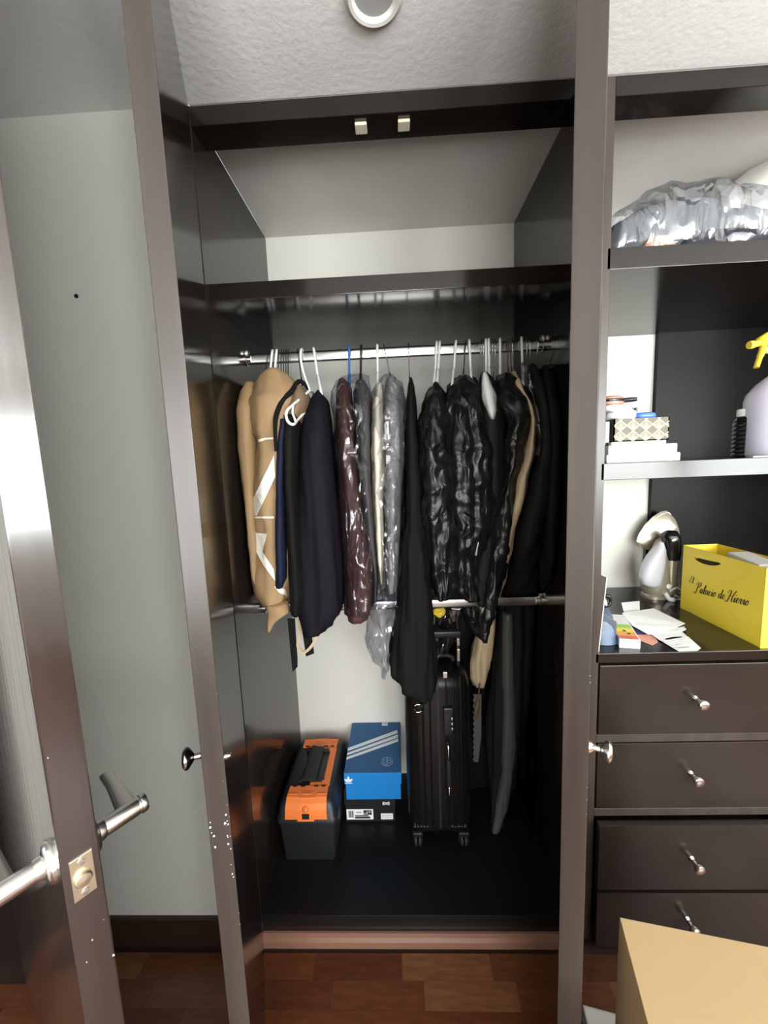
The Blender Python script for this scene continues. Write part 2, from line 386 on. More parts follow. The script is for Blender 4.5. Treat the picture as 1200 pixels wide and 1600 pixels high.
def chipmesh(bm, o, d, n, s, L, zc, tspan):                 # flakes of missing lacquer lying on the free edge of a door
    for k in range(L):
        t = random.uniform(*tspan); z = zc + random.gauss(0, .028); r = random.uniform(.0003, .0019) * (.35 if tspan[1] - tspan[0] < .002 else 1)
        c = Vector((o[0] + d[0] * s + n[0] * t, o[1] + d[1] * s + n[1] * t, z)); N_ = Vector((n[0], n[1], 0)); D_ = Vector((d[0], d[1], 0))
        lp = [N_ * (r * random.uniform(.4, 1.2) * cos(a)) + Vector((0, 0, r * random.uniform(.5, 1.6) * sin(a))) for a in [2 * pi * i / 7 for i in range(7)]]
        loft(bm, [[c + D_ * .00005 + p for p in lp], [c + D_ * .0005 + p for p in lp]])
o_ = (0, -.003)
chipmesh(bm, o_, dl, nl, .452, 9, .865, (.002, .009)); chipmesh(bm, o_, dl, nl, .452, 5, .865, (.022, .031)); chipmesh(bm, o_, dl, nl, .452, 6, .77, (.002, .008))
for k in range(8): chipmesh(bm, o_, dl, nl, .452, 1, random.uniform(.6, 1.1), (.0004, .0010))
obj('lacquer_chips', bm, 'chip', door, kind='stuff')
dr, nr = (-.447, -.895), (.895, -.447)
bm = BM(); rotbox(bm, (.9, -.003), dr, nr, 0, .447, 0, .038, .004, 2.243, .0015)
for f in bm.faces:
    if f.calc_center_median().y < -.38 and abs(f.normal.x * dr[0] + f.normal.y * dr[1]) > .6: f.material_index = 1
door2 = obj('door', bm, ['lacquer', 'edge'], wr, label='right wardrobe door standing open, seen edge-on')
q = Vector((.9 + dr[0] * .405 + nr[0] * .038, dr[1] * .405 + nr[1] * .038 - .003, .932)); knob('knob', q, (nr[0], nr[1], 0), 'knobm', door2, label='bright round knob')
bm = BM()
for k in range(8): chipmesh(bm, (.9, -.003), dr, nr, .447, 1, random.uniform(.5, 1.3), (.0365, .0375))
obj('lacquer_chips', bm, 'chip', door2, kind='stuff')

# ------------------------------------------------------------------ room door at the left
Lx, Ly = .0216, -.585; dd, dn = (-.809, .588), (.588, .809)
rd = bpy.data.objects.new('door_1', None); COL.objects.link(rd); rd.location = (-.626, -.115, 0); rd['kind'] = 'structure'; WLOC[rd] = Vector((-.626, -.115, 0))
rd['label'] = 'glossy dark brown room door standing open at the left edge'
bm = BM(); rotbox(bm, (Lx, Ly), dd, dn, 0, .80, 0, .04, .008, 2.24, .002); leaf = obj('door_leaf', bm, 'doorwood', rd)
def dp(s, t, z): return Vector((Lx + dd[0] * s + dn[0] * t, Ly + dd[1] * s + dn[1] * t, z))
DN = Vector((dn[0], dn[1], 0)); DD = Vector((dd[0], dd[1], 0))
for side in (1, -1):
    t0 = .04 if side == 1 else 0
    ax = DN * side; zc = .921; s0 = .046
    bm = BM(); lathe(bm, [(.027, 0), (.027, .003), (.023, .008), (.015, .010), (.0135, .016), (.0125, .018)], dp(s0, t0, zc), ax, 24)
    lathe(bm, [(.0125, .012), (.0125, .058), (.0120, .059), (.0120, .062), (.0135, .063), (.0135, .069), (.012, .071), (.0001, .071)], dp(s0, t0, zc), ax, 24)
    h = obj('lever_handle', bm, 'satin', rd, smooth=True, label='satin metal lever with round rose')
    bm = BM(); loops = []
    for k in range(13):
        f = k / 12; s = s0 + .088 * f; t = .047 + .001 * f; hw = .0140 - .0060 * min(1, f * 1.5) + .0015 * f; th = .0045
        c = dp(s, t0 + side * t, zc + .006 + .010 * f); n = DN
        loops.append([c + n * (hw * sg(cos(a), .6)) + Vector((0, 0, th * sg(sin(a), .7))) for a in [2 * pi * i / 20 for i in range(20)]])
    loft(bm, loops); obj('lever_blade', bm, 'satin', h, smooth=True)
bm = BM(); rotbox(bm, (Lx, Ly), dd, dn, -.0016, .001, .008, .032, .884, .941, .0008); lp = obj('latch_plate', bm, 'brass', rd, label='pale brass latch plate with two screws')
bm = BM(); lathe(bm, [(.0095, 0), (.0095, .004), (.008, .006), (.0001, .007)], dp(-.0016, .019, .911), -DD, 20); obj('latch_bolt', bm, 'brass', lp, smooth=True)
for z in (.891, .933):
    bm = BM(); lathe(bm, [(.0045, 0), (.004, .0012), (.0001, .0014)], dp(-.0016, .020, z), -DD, 14); obj('screw', bm, 'satin', lp, smooth=True)
bm = BM(); random.seed(5)
for k in range(7): chipmesh(bm, (Lx, Ly), (-dd[0], -dd[1]), dn, 0.0003, 1, random.choice((random.uniform(.78, .86), random.uniform(.6, 1.2))), (.003, .039))
obj('lacquer_chips', bm, 'chip', leaf, kind='stuff')

# ------------------------------------------------------------------ ceiling downlight
dlg = thing('ceiling_downlight', 'round white recessed downlight in the stippled ceiling above the wardrobe', 'ceiling light', (.437, -.185, CZ - .004))
bm = BM(); lathe(bm, [(.054, 0), (.054, .003), (.047, .009), (.041, .008), (.036, .002), (.036, .0)], (.437, -.185, CZ), (0, 0, -1), 40); obj('ring', bm, 'ringwhite', dlg, smooth=True)
bm = BM(); lathe(bm, [(.036, 0), (.036, .002), (.0001, .0022)], (.437, -.185, CZ), (0, 0, -1), 40); obj('lens', bm, 'lamp', dlg, smooth=True)

# ------------------------------------------------------------------ shelf unit on the right
X0, X1 = .93, 1.98
su = thing('shelf_unit', 'dark lacquered shelf and drawer unit right of the wardrobe', 'shelf unit', (1.45, 0, 0))
bm = BM(); box(bm, X0, .958, .02, BK, .013, CZ); obj('side_panel', bm, 'lacquer', su)
bm = BM(); box(bm, X1 - .025, X1, 0, BK, .013, CZ); obj('side_panel', bm, 'lacquer', su)
bm = BM(); box(bm, X0, .966, 0, .02, .013, CZ - .003, .001, 1); obj('stile', bm, 'edge', su)
bm = BM(); box(bm, .966, X1 - .025, 0, .066, LB, CZ - .003, .001, 1); obj('lintel', bm, 'lacquer', su)
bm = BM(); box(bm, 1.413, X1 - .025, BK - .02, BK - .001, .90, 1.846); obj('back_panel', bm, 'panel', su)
for nm, z0, z1 in (('shelf', 1.846, 1.893), ('shelf', 1.352, 1.394), ('counter', .868, .894)):
    bm = BM(); box(bm, .958, X1 - .025, .0, BK - .002, z0, z1, .0012, 2); obj(nm, bm, 'lacquer', su)
bm = BM(); box(bm, 1.462, 1.482, .0, BK, .013, .868); obj('divider', bm, 'lacquer', su)
for z0, z1 in ((.639, .660), (.416, .437)):
    bm = BM(); box(bm, .966, 1.462, .0, .02, z0 - .001, z1 + .001, .001, 1); obj('drawer_rail', bm, 'edge', su)
for i, (z0, z1, yf, kz) in enumerate(((.660, .862, .000, .763), (.437, .637, .000, .544), (.205, .408, -.022, .305), (.014, .194, -.020, .110))):
    bm = BM(); box(bm, .970, 1.460, yf - .001, yf + .018, z0 + .0015, z1 - .0015, .0018, 2)
    box(bm, .985, 1.445, yf + .018, .46, z0 + .012, z1 - .03)
    d = obj('drawer', bm, 'drawerfront', su)
    q = (1.221, yf - .001, kz)
    bm = BM(); lathe(bm, [(.0085, 0), (.007, .003), (.0048, .006), (.0062, .010), (.0062, .012), (.0045, .015), (.005, .019), (.0115, .024), (.0130, .029), (.0125, .033), (.010, .0345), (.0001, .035)], q, (0, -1, 0), 20)
    obj('knob', bm, 'knobm', d, smooth=True, label='bright metal knob')
for z0, z1 in ((.014, .862),):
    bm = BM(); box(bm, 1.486, X1 - .03, 0, .018, z0, z1, .0015, 1); obj('cupboard_door', bm, 'lacquer', su)

# ------------------------------------------------------------------ objects
# ================================================================== CLOTHES
def lerp_rows(rows, key, x):
    for a, b in zip(rows, rows[1:]):
        if x <= b[0] or b is rows[-1]:
            t = 0 if b[0] == a[0] else max(0, min(1, (x - a[0]) / (b[0] - a[0])))
            t = t * t * (3 - 2 * t) * .5 + t * .5
            return a[key] + (b[key] - a[key]) * t
def drape(rows, seed, amp=.006, fold=9, wrinkle=.002, crumple=0, grow=0, nt=72, dz=.011, q=.8, k=1.0, bmax=.185, shoulder=.12, yc=.235, hem=0, xlim=(.004, .896), cscale=14, zoff=0):
    """cloth hanging from a hanger: rows (v, uL, uR[, y front, y back]) are the outline measured from the photograph, turned into metres here.
    The closed sheet has the depth of a garment on its hanger, folds that deepen towards the hem and fine wrinkles."""
    W = []
    ztop = at((rows[0][1] + rows[0][2]) / 2, rows[0][0], yc - .03).z
    for r in rows:
        yf = r[3] if len(r) > 3 else None; yb = r[4] if len(r) > 4 else None
        if yf is None:
            z = at(r[1], r[0], .08).z; t = max(0, min(1, (ztop - z) / shoulder)); b = .035 + (bmax - .035) * t ** .6
            yf, yb = yc - b, yc + b
        a = at(r[1], r[0], yf + .015); c = at(r[2], r[0], yf + .015)
        W.append((-(a.z + c.z) / 2, a.x, c.x, yf, yb))
    W.sort()
    z0, z1 = -W[0][0], -W[-1][0]; n = max(4, int((z0 - z1) / dz)); loops = []
    sd = seed * 17.31
    for i in range(n + 1):
        s = i / n; z = z0 + (z1 - z0) * s
        xl, xr, yf, yb = (lerp_rows(W, j, -z) for j in (1, 2, 3, 4))
        cx = (xl + xr) / 2; b = (yb - yf) / 2 + grow; cy = (yf + yb) / 2
        a = max((xr - xl) / 2, .003) * (1 + .8 * k * ((cy - CAM.y) / (yf + .015 - CAM.y) - 1)) + grow
        sl = (cx - CAM.x) / (yf - CAM.y) * k
        am = amp * (.25 + .75 * s) * min(1, a / .02)
        lp = []
        for j in range(nt):
            th = 2 * pi * j / nt; c_, s_ = cos(th), sin(th)
            X = a * sg(c_, q); Y = b * sg(s_, q)
            N_ = Vector((c_ / max(a, .012), s_ / max(b, .02))).normalized()
            p = Vector((cx + X, cy + Y, z))
            d = am * 1.6 * noise.noise(Vector((p.x * fold * 4 + sd, p.y * fold * 2.2, z * 2.2 + sd)))
            d += am * .8 * noise.noise(Vector((p.x * fold * 9 + sd, p.y * fold * 5, z * 3.5 - sd)))
            d += wrinkle * noise.noise(Vector((p.x * 40 + sd, p.y * 30, z * 28)))
            if crumple:
                v = Vector((p.x * cscale + sd, p.y * cscale, z * cscale * .7))
                d += crumple * ((1 - 2 * abs(noise.noise(v))) - .5) + crumple * .5 * ((1 - 2 * abs(noise.noise(v * 2.3))) - .5)
            sh = (cy + Y - yf)
            px = cx + X + N_.x * d + sl * sh; py = cy + Y + N_.y * d
            hz = hem * noise.noise(Vector((px * 14 + sd, py * 9, 3.1))) * s ** 6 if hem else 0
            lp.append(Vector((max(xlim[0], min(xlim[1], px)), min(py, BK - .008), z + hz + zoff)))
        loops.append(lp)
    # rounded closing at shoulder and hem
    def shrink(lp, f, dzz):
        c = sum(lp, Vector()) / len(lp); return [Vector((c.x + (p.x - c.x) * f, c.y + (p.y - c.y) * f, p.z + dzz)) for p in lp]
    loops = [shrink(loops[0], .35, .006), shrink(loops[0], .8, .004)] + loops + [shrink(loops[-1], .75, -.003), shrink(loops[-1], .3, .004)]
    bm = BM(); loft(bm, loops); return bm
def cloth(name, label, cat, m, rows, seed, parent=None, **k):
    o = obj(name, drape(rows, seed, **k), m, parent, smooth=True, ang=120)
    if parent is None: tag(o, label, cat)
    elif label: o['label'] = label
    return o
def root_at(name, label, cat, u, v, y=.235): return thing(name, label, cat, at(u, v, y))

def surf_patch(target_obj, poly, off=.0030, cuts=6):
    """flat print on a curved sheet: polygon corners seen in the photograph are carried along their sight line to the sheet itself"""
    me = target_obj.data; base = WLOC[target_obj]
    tr = BVHTree.FromPolygons([v.co + base for v in me.vertices], [p.vertices[:] for p in me.polygons])
    bm = BM()
    vs = [bm.verts.new((u, v, 0)) for u, v in poly]; bm.faces.new(vs)
    bmesh.ops.triangulate(bm, faces=bm.faces)
    bmesh.ops.subdivide_edges(bm, edges=bm.edges, cuts=cuts, use_grid_fill=True)
    bmesh.ops.triangulate(bm, faces=bm.faces)
    kill = []
    for v in bm.verts:
        d = ray(v.co.x, v.co.y).normalized(); h = tr.ray_cast(CAM, d)
        if h[0] is None: kill.append(v)
        else: v.co = h[0] - d * off
    bmesh.ops.delete(bm, geom=kill, context='VERTS')
    bad = [e for e in bm.edges if e.calc_length() > .05]
    bmesh.ops.delete(bm, geom=bad, context='EDGES')
    return bm

# ---- tan garment bags
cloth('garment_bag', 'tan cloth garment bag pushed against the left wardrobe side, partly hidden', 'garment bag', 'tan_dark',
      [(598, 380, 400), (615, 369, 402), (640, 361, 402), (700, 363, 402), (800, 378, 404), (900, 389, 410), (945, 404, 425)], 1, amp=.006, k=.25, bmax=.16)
gb = root_at('garment_bag', 'large tan cloth garment bag with broad ivory stripes of a big printed letter', 'garment bag', 430, 950)
gbody = cloth('bag_body', None, '', 'tan', [(577, 418, 440), (583, 405, 452), (592, 396, 460), (605, 390, 466), (625, 378, 468), (648, 377, 468), (668, 381, 468), (688, 394, 468), (706, 390, 467), (760, 381, 466), (850, 387, 466), (905, 391, 463), (932, 397, 455), (948, 406, 447)], 2, gb, amp=.012, fold=5, k=.6, bmax=.17, wrinkle=.004, crumple=.006, cscale=6)
for poly in ([(401, 687), (415, 684), (430, 683), (430, 686), (415, 687), (402, 692)], [(428, 712), (430, 745), (401, 806), (390, 806), (390, 790), (412, 745)], [(388, 807), (428, 807), (428, 810), (388, 810)],
             [(396, 832), (417, 834), (417, 836), (402, 836), (410, 862), (428, 890), (430, 908), (412, 884), (399, 860)], [(428, 916), (446, 921), (448, 931), (436, 926)]):
    obj('printed_stripe', surf_patch(gbody, poly), 'ivory', gb)
bm = drape([(947, 413, 447, .05, .12), (960, 416, 450, .05, .10), (970, 417, 432, .05, .08), (984, 420, 424, .05, .07)], 4, amp=.003, k=0); obj('hem_corner', bm, 'tan', gb, smooth=True, ang=120)

# ---- dark jackets between the tan bags and the plastic covers
cloth('navy_trousers', 'navy blue folded garment hanging between tan bag and black jacket', 'garment', 'blue_navy',
      [(655, 436, 452, .06, .30), (700, 430, 450, .05, .3), (760, 429, 447, .04, .3), (850, 428, 449, .04, .3), (905, 429, 450, .04, .3), (918, 430, 447, .05, .28)], 5, amp=.003, k=.6)
bj = root_at('black_jacket', 'black open-necked jacket with brown lining on a wire hanger beside tan bag', 'jacket', 455, 960)
cloth('jacket_body', None, '', 'black', [(648, 438, 468, .055, .36), (700, 438, 466, .04, .36), (760, 440, 464, .035, .36), (850, 446, 470, .035, .35), (930, 450, 478, .04, .34), (962, 454, 474, .05, .3)], 6, bj, amp=.004, k=.5)
cloth('lining', 'brown lining showing at the open neck', '', 'brownlining', [(603, 462, 474, .13, .3), (618, 452, 482, .10, .33), (635, 442, 480, .075, .36), (660, 435, 470, .065, .34)], 7, bj, amp=.003, k=.4)
bm = BM(); tube(bm, [at(u, v, y) for u, v, y in catmull([(431, 705, .035), (430, 668, .045), (432, 648, .06), (441, 627, .085), (456, 611, .115), (463, 600, .14), (468, 596, .16), (475, 599, .17), (480, 608, .16)], 6)], [.004 + .0035 * sin(pi * i / 48) for i in range(49)], 10); obj('collar', bm, 'black', bj, smooth=True)
cloth('navy_dress_jacket', 'wide dark navy jacket with soft folds on a white hanger', 'jacket', 'navy',
      [(611, 495, 501), (615, 489, 508), (625, 481, 514), (645, 472, 517), (680, 466, 520), (720, 461, 523), (760, 460, 527), (850, 458, 535), (920, 457, 541), (962, 459, 542), (974, 466, 531), (994, 474, 512)], 8, amp=.009, fold=10, k=.8, bmax=.17, hem=.012)
bm = BM(); pts = [at(u, v, .1) for u, v in ((456, 962), (458, 1000), (459, 1046))]
def strap(bm, L, R, y, th=.003):
    loft(bm, [[at(l[0], l[1], y), at(r[0], r[1], y), at(r[0], r[1], y + th), at(l[0], l[1], y + th)] for l, r in zip(L, R)])
bm = BM(); strap(bm, [(449, 966), (452, 1000), (455, 1030), (457, 1050)], [(461, 966), (463, 1000), (465, 1028), (465, 1042)], .12); tag(obj('belt', bm, 'black'), 'long black cloth belt end hanging below the navy jacket', 'belt')
bm = BM(); strap(bm, [(472, 985), (475, 1005), (478, 1026)], [(486, 985), (489, 1005), (491, 1021)], .13); tag(obj('belt', bm, 'black'), 'short black belt end behind the tan loop under navy jacket', 'belt')
bm = BM(); P = catmull([(467, 968), (469, 990), (465, 1008), (472, 1020), (482, 1015), (491, 1003), (496, 992), (498, 975)], 6)
loops = []
for i, p in enumerate(P):
    c = at(p.x, p.y, .115); t = at(P[min(i + 1, len(P) - 1)].x, P[min(i + 1, len(P) - 1)].y, .115) - at(P[max(i - 1, 0)].x, P[max(i - 1, 0)].y, .115); t.normalize(); n = Vector((-t.z, 0, t.x)) * .0042
    loops.append([c + n, c - n, c - n + Vector((0, .004, 0)), c + n + Vector((0, .004, 0))])
loft(bm, loops); tag(obj('belt_loop', bm, 'beige', smooth=True), 'tan cloth loop hanging below the navy jacket', 'belt')

# ---- garments in clear plastic
g = root_at('covered_garments', 'maroon and grey garments hanging in one clear plastic cover', 'garment', 553, 970)
cloth('maroon_garment', None, '', 'maroon', [(592, 530, 541), (600, 526, 550), (640, 525, 552), (700, 527, 556), (800, 535, 571), (900, 541, 586), (955, 541, 584), (972, 540, 577)], 9, g, amp=.006, fold=12, bmax=.165)
cloth('grey_garment', None, '', 'darkgrey', [(594, 556, 572), (604, 553, 578), (640, 554, 580), (750, 562, 581), (850, 574, 588), (900, 583, 591), (940, 584, 590)], 10, g, amp=.005, fold=12, bmax=.165)
cloth('plastic_cover', None, '', 'film', [(585, 537, 575), (592, 525, 579), (606, 519, 582), (640, 520, 582), (700, 522, 581), (800, 530, 583), (900, 539, 592), (950, 541, 590), (962, 543, 583)], 11, g, amp=.005, crumple=.009, bmax=.178, cscale=15, nt=100, dz=.007)
g = root_at('covered_garments', 'cream and heather grey garments hanging in one clear plastic cover', 'garment', 606, 940)
cloth('cream_garment', None, '', 'creamcloth', [(600, 586, 599), (640, 581, 599), (700, 580, 601), (800, 583, 600), (880, 589, 600), (912, 593, 599)], 12, g, amp=.004, fold=12, bmax=.165)
cloth('grey_garment', None, '', 'grey', [(590, 603, 620), (600, 601, 627), (640, 600, 630), (700, 600, 632), (800, 601, 627), (900, 603, 622), (926, 604, 619)], 13, g, amp=.005, fold=12, bmax=.165)
cloth('plastic_cover', None, '', 'film', [(586, 598, 618), (592, 590, 626), (610, 581, 632), (640, 579, 634), (700, 579, 634), (800, 582, 631), (900, 592, 626), (940, 597, 626)], 14, g, amp=.005, crumple=.009, bmax=.178, cscale=15, nt=100, dz=.007)
cloth('loose_cover', None, '', 'film2', [(938, 598, 626, .05, .2), (955, 582, 624, .05, .2), (980, 575, 622, .06, .18), (1005, 574, 618, .06, .16), (1028, 582, 612, .07, .14), (1044, 595, 607, .08, .12), (1056, 598, 602, .09, .11)], 15, g, amp=.003, crumple=.009, cscale=26)

# ---- long black dress in front of the lower rail
cloth('black_dress', 'long black dress hanging full length, flared hem over the suitcase', 'dress', 'black',
      [(591, 639, 644), (600, 637, 647), (625, 634, 650), (700, 633, 655), (800, 631, 660), (880, 628, 667, .04, .215), (945, 624, 674, .02, .205), (1000, 616, 678, .02, .2), (1040, 609, 681, .02, .2), (1062, 609, 682, .02, .2), (1080, 624, 682, .02, .2), (1097, 648, 680, .03, .19)], 16, amp=.010, fold=12, bmax=.16, hem=.01)
# ---- black plastic covers
cloth('covered_garment', 'garment in a black plastic bag beside the long black dress, under two white hangers', 'garment', 'binbag',
      [(598, 672, 688), (606, 667, 692), (625, 661, 698), (655, 654, 706), (750, 652, 712), (850, 658, 716), (920, 668, 716), (938, 676, 710)], 17, amp=.010, crumple=.013, nt=110, dz=.006, cscale=11)
cloth('covered_garment', 'bulky garment in a crumpled black plastic bag, widest of the black bags', 'garment', 'binbag',
      [(586, 708, 736), (593, 700, 742), (612, 694, 752), (645, 690, 768), (700, 691, 778), (800, 694, 780), (880, 698, 768), (925, 703, 756), (940, 712, 748)], 18, amp=.013, crumple=.018, nt=130, dz=.006, bmax=.19, cscale=10)
cloth('covered_garment', 'garment in a black plastic bag hanging beside the beige coat', 'garment', 'binbag',
      [(583, 778, 800), (592, 772, 810), (612, 772, 827), (632, 775, 833), (660, 787, 832), (700, 784, 816), (800, 772, 803), (900, 759, 786), (945, 755, 776), (975, 748, 764), (1000, 752, 760)], 20, amp=.008, crumple=.013, nt=110, dz=.006, cscale=11)
g = root_at('black_jacket', 'black jacket with a white shirt showing between two black plastic bags', 'jacket', 765, 935)
cloth('jacket_body', None, '', 'charcoal', [(582, 749, 762), (590, 744, 772), (610, 742, 780), (650, 748, 788), (750, 754, 790), (850, 742, 782), (930, 730, 772), (945, 738, 766)], 19, g, amp=.006, bmax=.16)
cloth('shirt', 'white shirt front', '', 'shirt', [(584, 751, 760, .10, .2), (595, 749, 766, .085, .2), (620, 751, 774, .07, .2), (640, 757, 776, .06, .2), (654, 764, 772, .055, .2)], 21, g, amp=.003, wrinkle=.003)
cloth('shirt_edge', 'white shirt edge', '', 'shirt', [(758, 756, 760, .055, .12), (790, 752, 757, .05, .12), (830, 746, 751, .048, .12), (866, 741, 743, .05, .12)], 22, g, amp=.001, dz=.02)
# small yellow thing and loose film under the rail, gloss black hem
cloth('plastic_cover', 'loose clear plastic cover hem drooping behind the dress below the lower rail', 'plastic cover', 'film2', [(946, 676, 730, .25, .36), (975, 676, 720, .26, .36), (1005, 675, 708, .26, .36), (1030, 676, 688, .27, .34)], 23, amp=.004, crumple=.01, k=.5, cscale=22)
cloth('covered_garment', 'dark garment hem hanging below the rail behind loose clear plastic', 'garment', 'black', [(944, 674, 745, .30, .42), (985, 676, 735, .30, .42), (1020, 678, 700, .31, .4)], 24, amp=.006, k=.5)
cloth('covered_garment', 'glossy black plastic hem with a pointed corner below the lower rail', 'garment', 'binbag', [(946, 724, 765, .255, .36), (970, 724, 760, .26, .36), (990, 735, 758, .26, .35), (1003, 749, 757, .27, .33)], 25, amp=.005, crumple=.01, k=.5)
cloth('yellow_ribbon', 'small crumpled yellow ribbon just below the lower rail', 'ribbon', 'yellowp', [(951, 676, 697, .25, .27), (956, 677, 696, .249, .27), (962, 683, 690, .25, .268)], 26, amp=.004, crumple=.006, k=.3, dz=.003, cscale=70, nt=48)

# ---- beige coat and black coats at the right
F1, B1, F2, B2 = .06, .40, .265, .40
cloth('beige_coat', 'beige long coat seen as a narrow strip between black garments, bulging below the rail', 'coat', 'beige',
      [(582, 796, 806, .17, .3), (600, 800, 818, .10, .36), (640, 822, 834, .07, .38), (660, 826, 838, .06, .38), (700, 818, 838, F1, .38), (760, 804, 825, F1, .38), (850, 783, 802, .10, .38), (900, 774, 793, .18, .4), (930, 766, 784, .25, .4), (950, 760, 774, F2, B2), (970, 760, 773, F2, .38), (1000, 744, 773, F2, .38), (1040, 733, 768, F2, .38), (1062, 735, 762, F2, .37), (1072, 739, 758, .28, .36)], 27, amp=.006, fold=14, k=.7)
cloth('plastic_cover', 'crinkled clear plastic scrap beside the beige coat shoulder', 'plastic cover', 'film2', [(568, 815, 823, .15, .2), (580, 816, 829, .11, .17), (610, 823, 834, .08, .15), (640, 833, 839, .06, .13), (680, 838, 845, .05, .12), (712, 837, 843, .05, .1)], 28, amp=.003, crumple=.006, cscale=30, k=.6)
g = root_at('black_coat', 'long black coat with a grey lining edge, hanging right of the beige coat', 'coat', 800, 1300)
cloth('coat_body', None, '', 'charcoal', [(570, 822, 836), (580, 822, 846), (610, 830, 856), (650, 838, 863), (700, 838, 866), (760, 824, 864), (850, 803, 850, .07, .4), (900, 793, 845, .16, .42), (940, 779, 842, F2, .44), (1000, 775, 838, F2, .44), (1060, 768, 834, F2, .44), (1150, 760, 822, F2, .42), (1230, 762, 806, F2, .40), (1290, 765, 786, F2, .36), (1318, 765, 770, F2, .32)], 29, g, amp=.010, fold=10, k=.8, nt=90)
cloth('coat_lining', 'smooth grey lining edge', '', 'lining', [(960, 785, 801, .25, .30), (1040, 784, 803, .25, .30), (1110, 785, 806, .25, .30), (1160, 783, 807, .25, .30), (1210, 782, 801, .25, .30), (1262, 775, 793, .25, .29), (1300, 767, 779, .25, .28), (1315, 764, 768, .252, .27)], 30, g, amp=.004, k=.3)
cloth('black_coat', 'black wool coat at the right end of the rail, against the wardrobe side', 'coat', 'black',
      [(572, 846, 856), (582, 844, 864), (610, 843, 872), (650, 848, 880), (700, 852, 882), (800, 848, 877), (880, 846, 868, .08, .4), (940, 840, 862, F2, .42), (1000, 838, 856, F2, .42), (1100, 832, 856, F2, .42), (1200, 830, 856, F2, .4), (1290, 838, 856, F2, .38)], 31, amp=.009, fold=10, k=.6)
cloth('black_coat', 'second black coat deep behind the grey-lined coat, lower part visible', 'coat', 'blacksatin',
      [(950, 808, 850, .36, .5), (1050, 808, 852, .36, .5), (1200, 812, 856, .36, .5), (1290, 824, 858, .36, .5)], 32, amp=.009, fold=10, k=.5)
cloth('black_coat', 'black coat tail hanging deep behind the beige coat and the suitcase', 'coat', 'black',
      [(944, 700, 792, .44, .505), (1050, 696, 792, .44, .51), (1150, 700, 792, .44, .51), (1210, 710, 790, .44, .51), (1240, 725, 788, .45, .505)], 33, amp=.006, fold=10, k=.3)
bm = BM(); pr_ = []
for i in range(24):
    v = 1085 + i * 4.6; f = i / 23
    l = at(739.5 + (1.6 if i % 2 else -.6), v, .26); r = at(752 - 4.5 * max(0, f - .6) * 2.5, v, .26); pr_.append([l, r, r + Vector((0, .0015, 0)), l + Vector((0, .0015, 0))])
loft(bm, pr_); tag(obj('zip_strip', bm, 'lining'), 'grey serrated zip strip hanging below the beige coat', 'zip')
bm = BM(); P = [at(u, v, .255) for u, v in ((750, 1068), (748, 1085), (746, 1097))]; tube(bm, P, .002, 8); tube(bm, [at(747, 1093, .255), at(746, 1100, .255), at(744, 1112, .255), at(745, 1124, .255)], [.003, .007, .008, .002], 10); tag(obj('tassel', bm, 'goldtassel', smooth=True), 'small brown zip pull tassel below the beige coat', 'tassel')

# ------------------------------------------------------------------ hangers
def make_hanger(name, m, r, w=.085, drop=.05, hookr=.0225, stem=.06):
    """local frame: origin on the rail axis; hook in the y-z plane"""
    root = thing(name, '', 'hanger', (0, 0, 0))
    bm = BM(); pts = [(0, hookr * cos(a), hookr * sin(a)) for a in [pi * (-.12 + 1.30 * i / 16) for i in range(17)]]
    pts += [(0, -hookr, -.012), (0, -hookr * .8, -.03), (0, -hookr * .25, -.046), (0, 0, -stem)]
    tube(bm, pts, r, 10); obj('hook', bm, m, root, smooth=True, ang=60)
    bm = BM(); zs = -stem; R_ = r * 1.15
    tube(bm, catmull([(0, 0, zs), (0, -.02, zs - .004), (0, -w * .55, zs - drop * .5), (0, -w, zs - drop - .012), (0, -w + .004, zs - drop - .03), (0, -w * .7, zs - drop - .034), (0, 0, zs - drop - .034),
                      (0, w * .7, zs - drop - .034), (0, w - .004, zs - drop - .03), (0, w, zs - drop - .012), (0, w * .55, zs - drop * .5), (0, .02, zs - .004), (0, 0, zs)], 5), R_, 8)
    obj('shoulder_bar', bm, m, root, smooth=True, ang=60)
    return root
protos = {'white': ('plastic_hanger', 'white', .0036), 'blue': ('plastic_hanger', 'blue', .0036), 'black': ('plastic_hanger', 'blackp', .0036),
          'wire': ('wire_hanger', 'wire', .0016), 'dark': ('wire_hanger', 'blackp', .0016), 'brown': ('wire_hanger', 'bronze', .0016)}
pdone = {}
def place_hanger(kind, u0, v0, u1, v1, label, group=None):
    first = kind not in pdone
    if first: pdone[kind] = make_hanger(*protos[kind])
    src = pdone[kind]
    if first: h = src
    else:
        h = src.copy(); COL.objects.link(h)
        for ch in list(src.children):
            c = ch.copy(); COL.objects.link(c); c.parent = h
    a = at(u0, v0, .213); b = at(u1, v1, .225)
    h.location = (a.x, .235, RZ + .001)
    h.rotation_euler = (0, -math.atan2(b.x - a.x, max(.03, a.z - b.z)) , -math.atan2(a.x - CAM.x, .235 - CAM.y))
    h['label'] = label
    if group: h['group'] = group
    return h
place_hanger('dark', 415, 565, 415, 590, 'thin dark wire hanger hook at the left end of the rail')
place_hanger('white', 421, 556, 420, 590, 'left of two white hangers over the tan garment bags')
place_hanger('white', 428, 555, 427, 590, 'right of two white hangers over the tan garment bags')
for n_, u in zip(('leftmost', 'second from left', 'middle one', 'fourth from left', 'rightmost'), (432, 436.5, 440.5, 444, 447.5)):
    place_hanger('dark', u, 558, u + 1.5, 590, n_ + ' of five thin dark wire hangers bunched over the large tan bag', 'wire hangers over the tan bag')
place_hanger('dark', 463.5, 556, 470, 595, 'thin wire hanger holding the black open-necked jacket')
place_hanger('white', 489, 550, 499, 608, 'white plastic hanger holding the wide navy jacket')
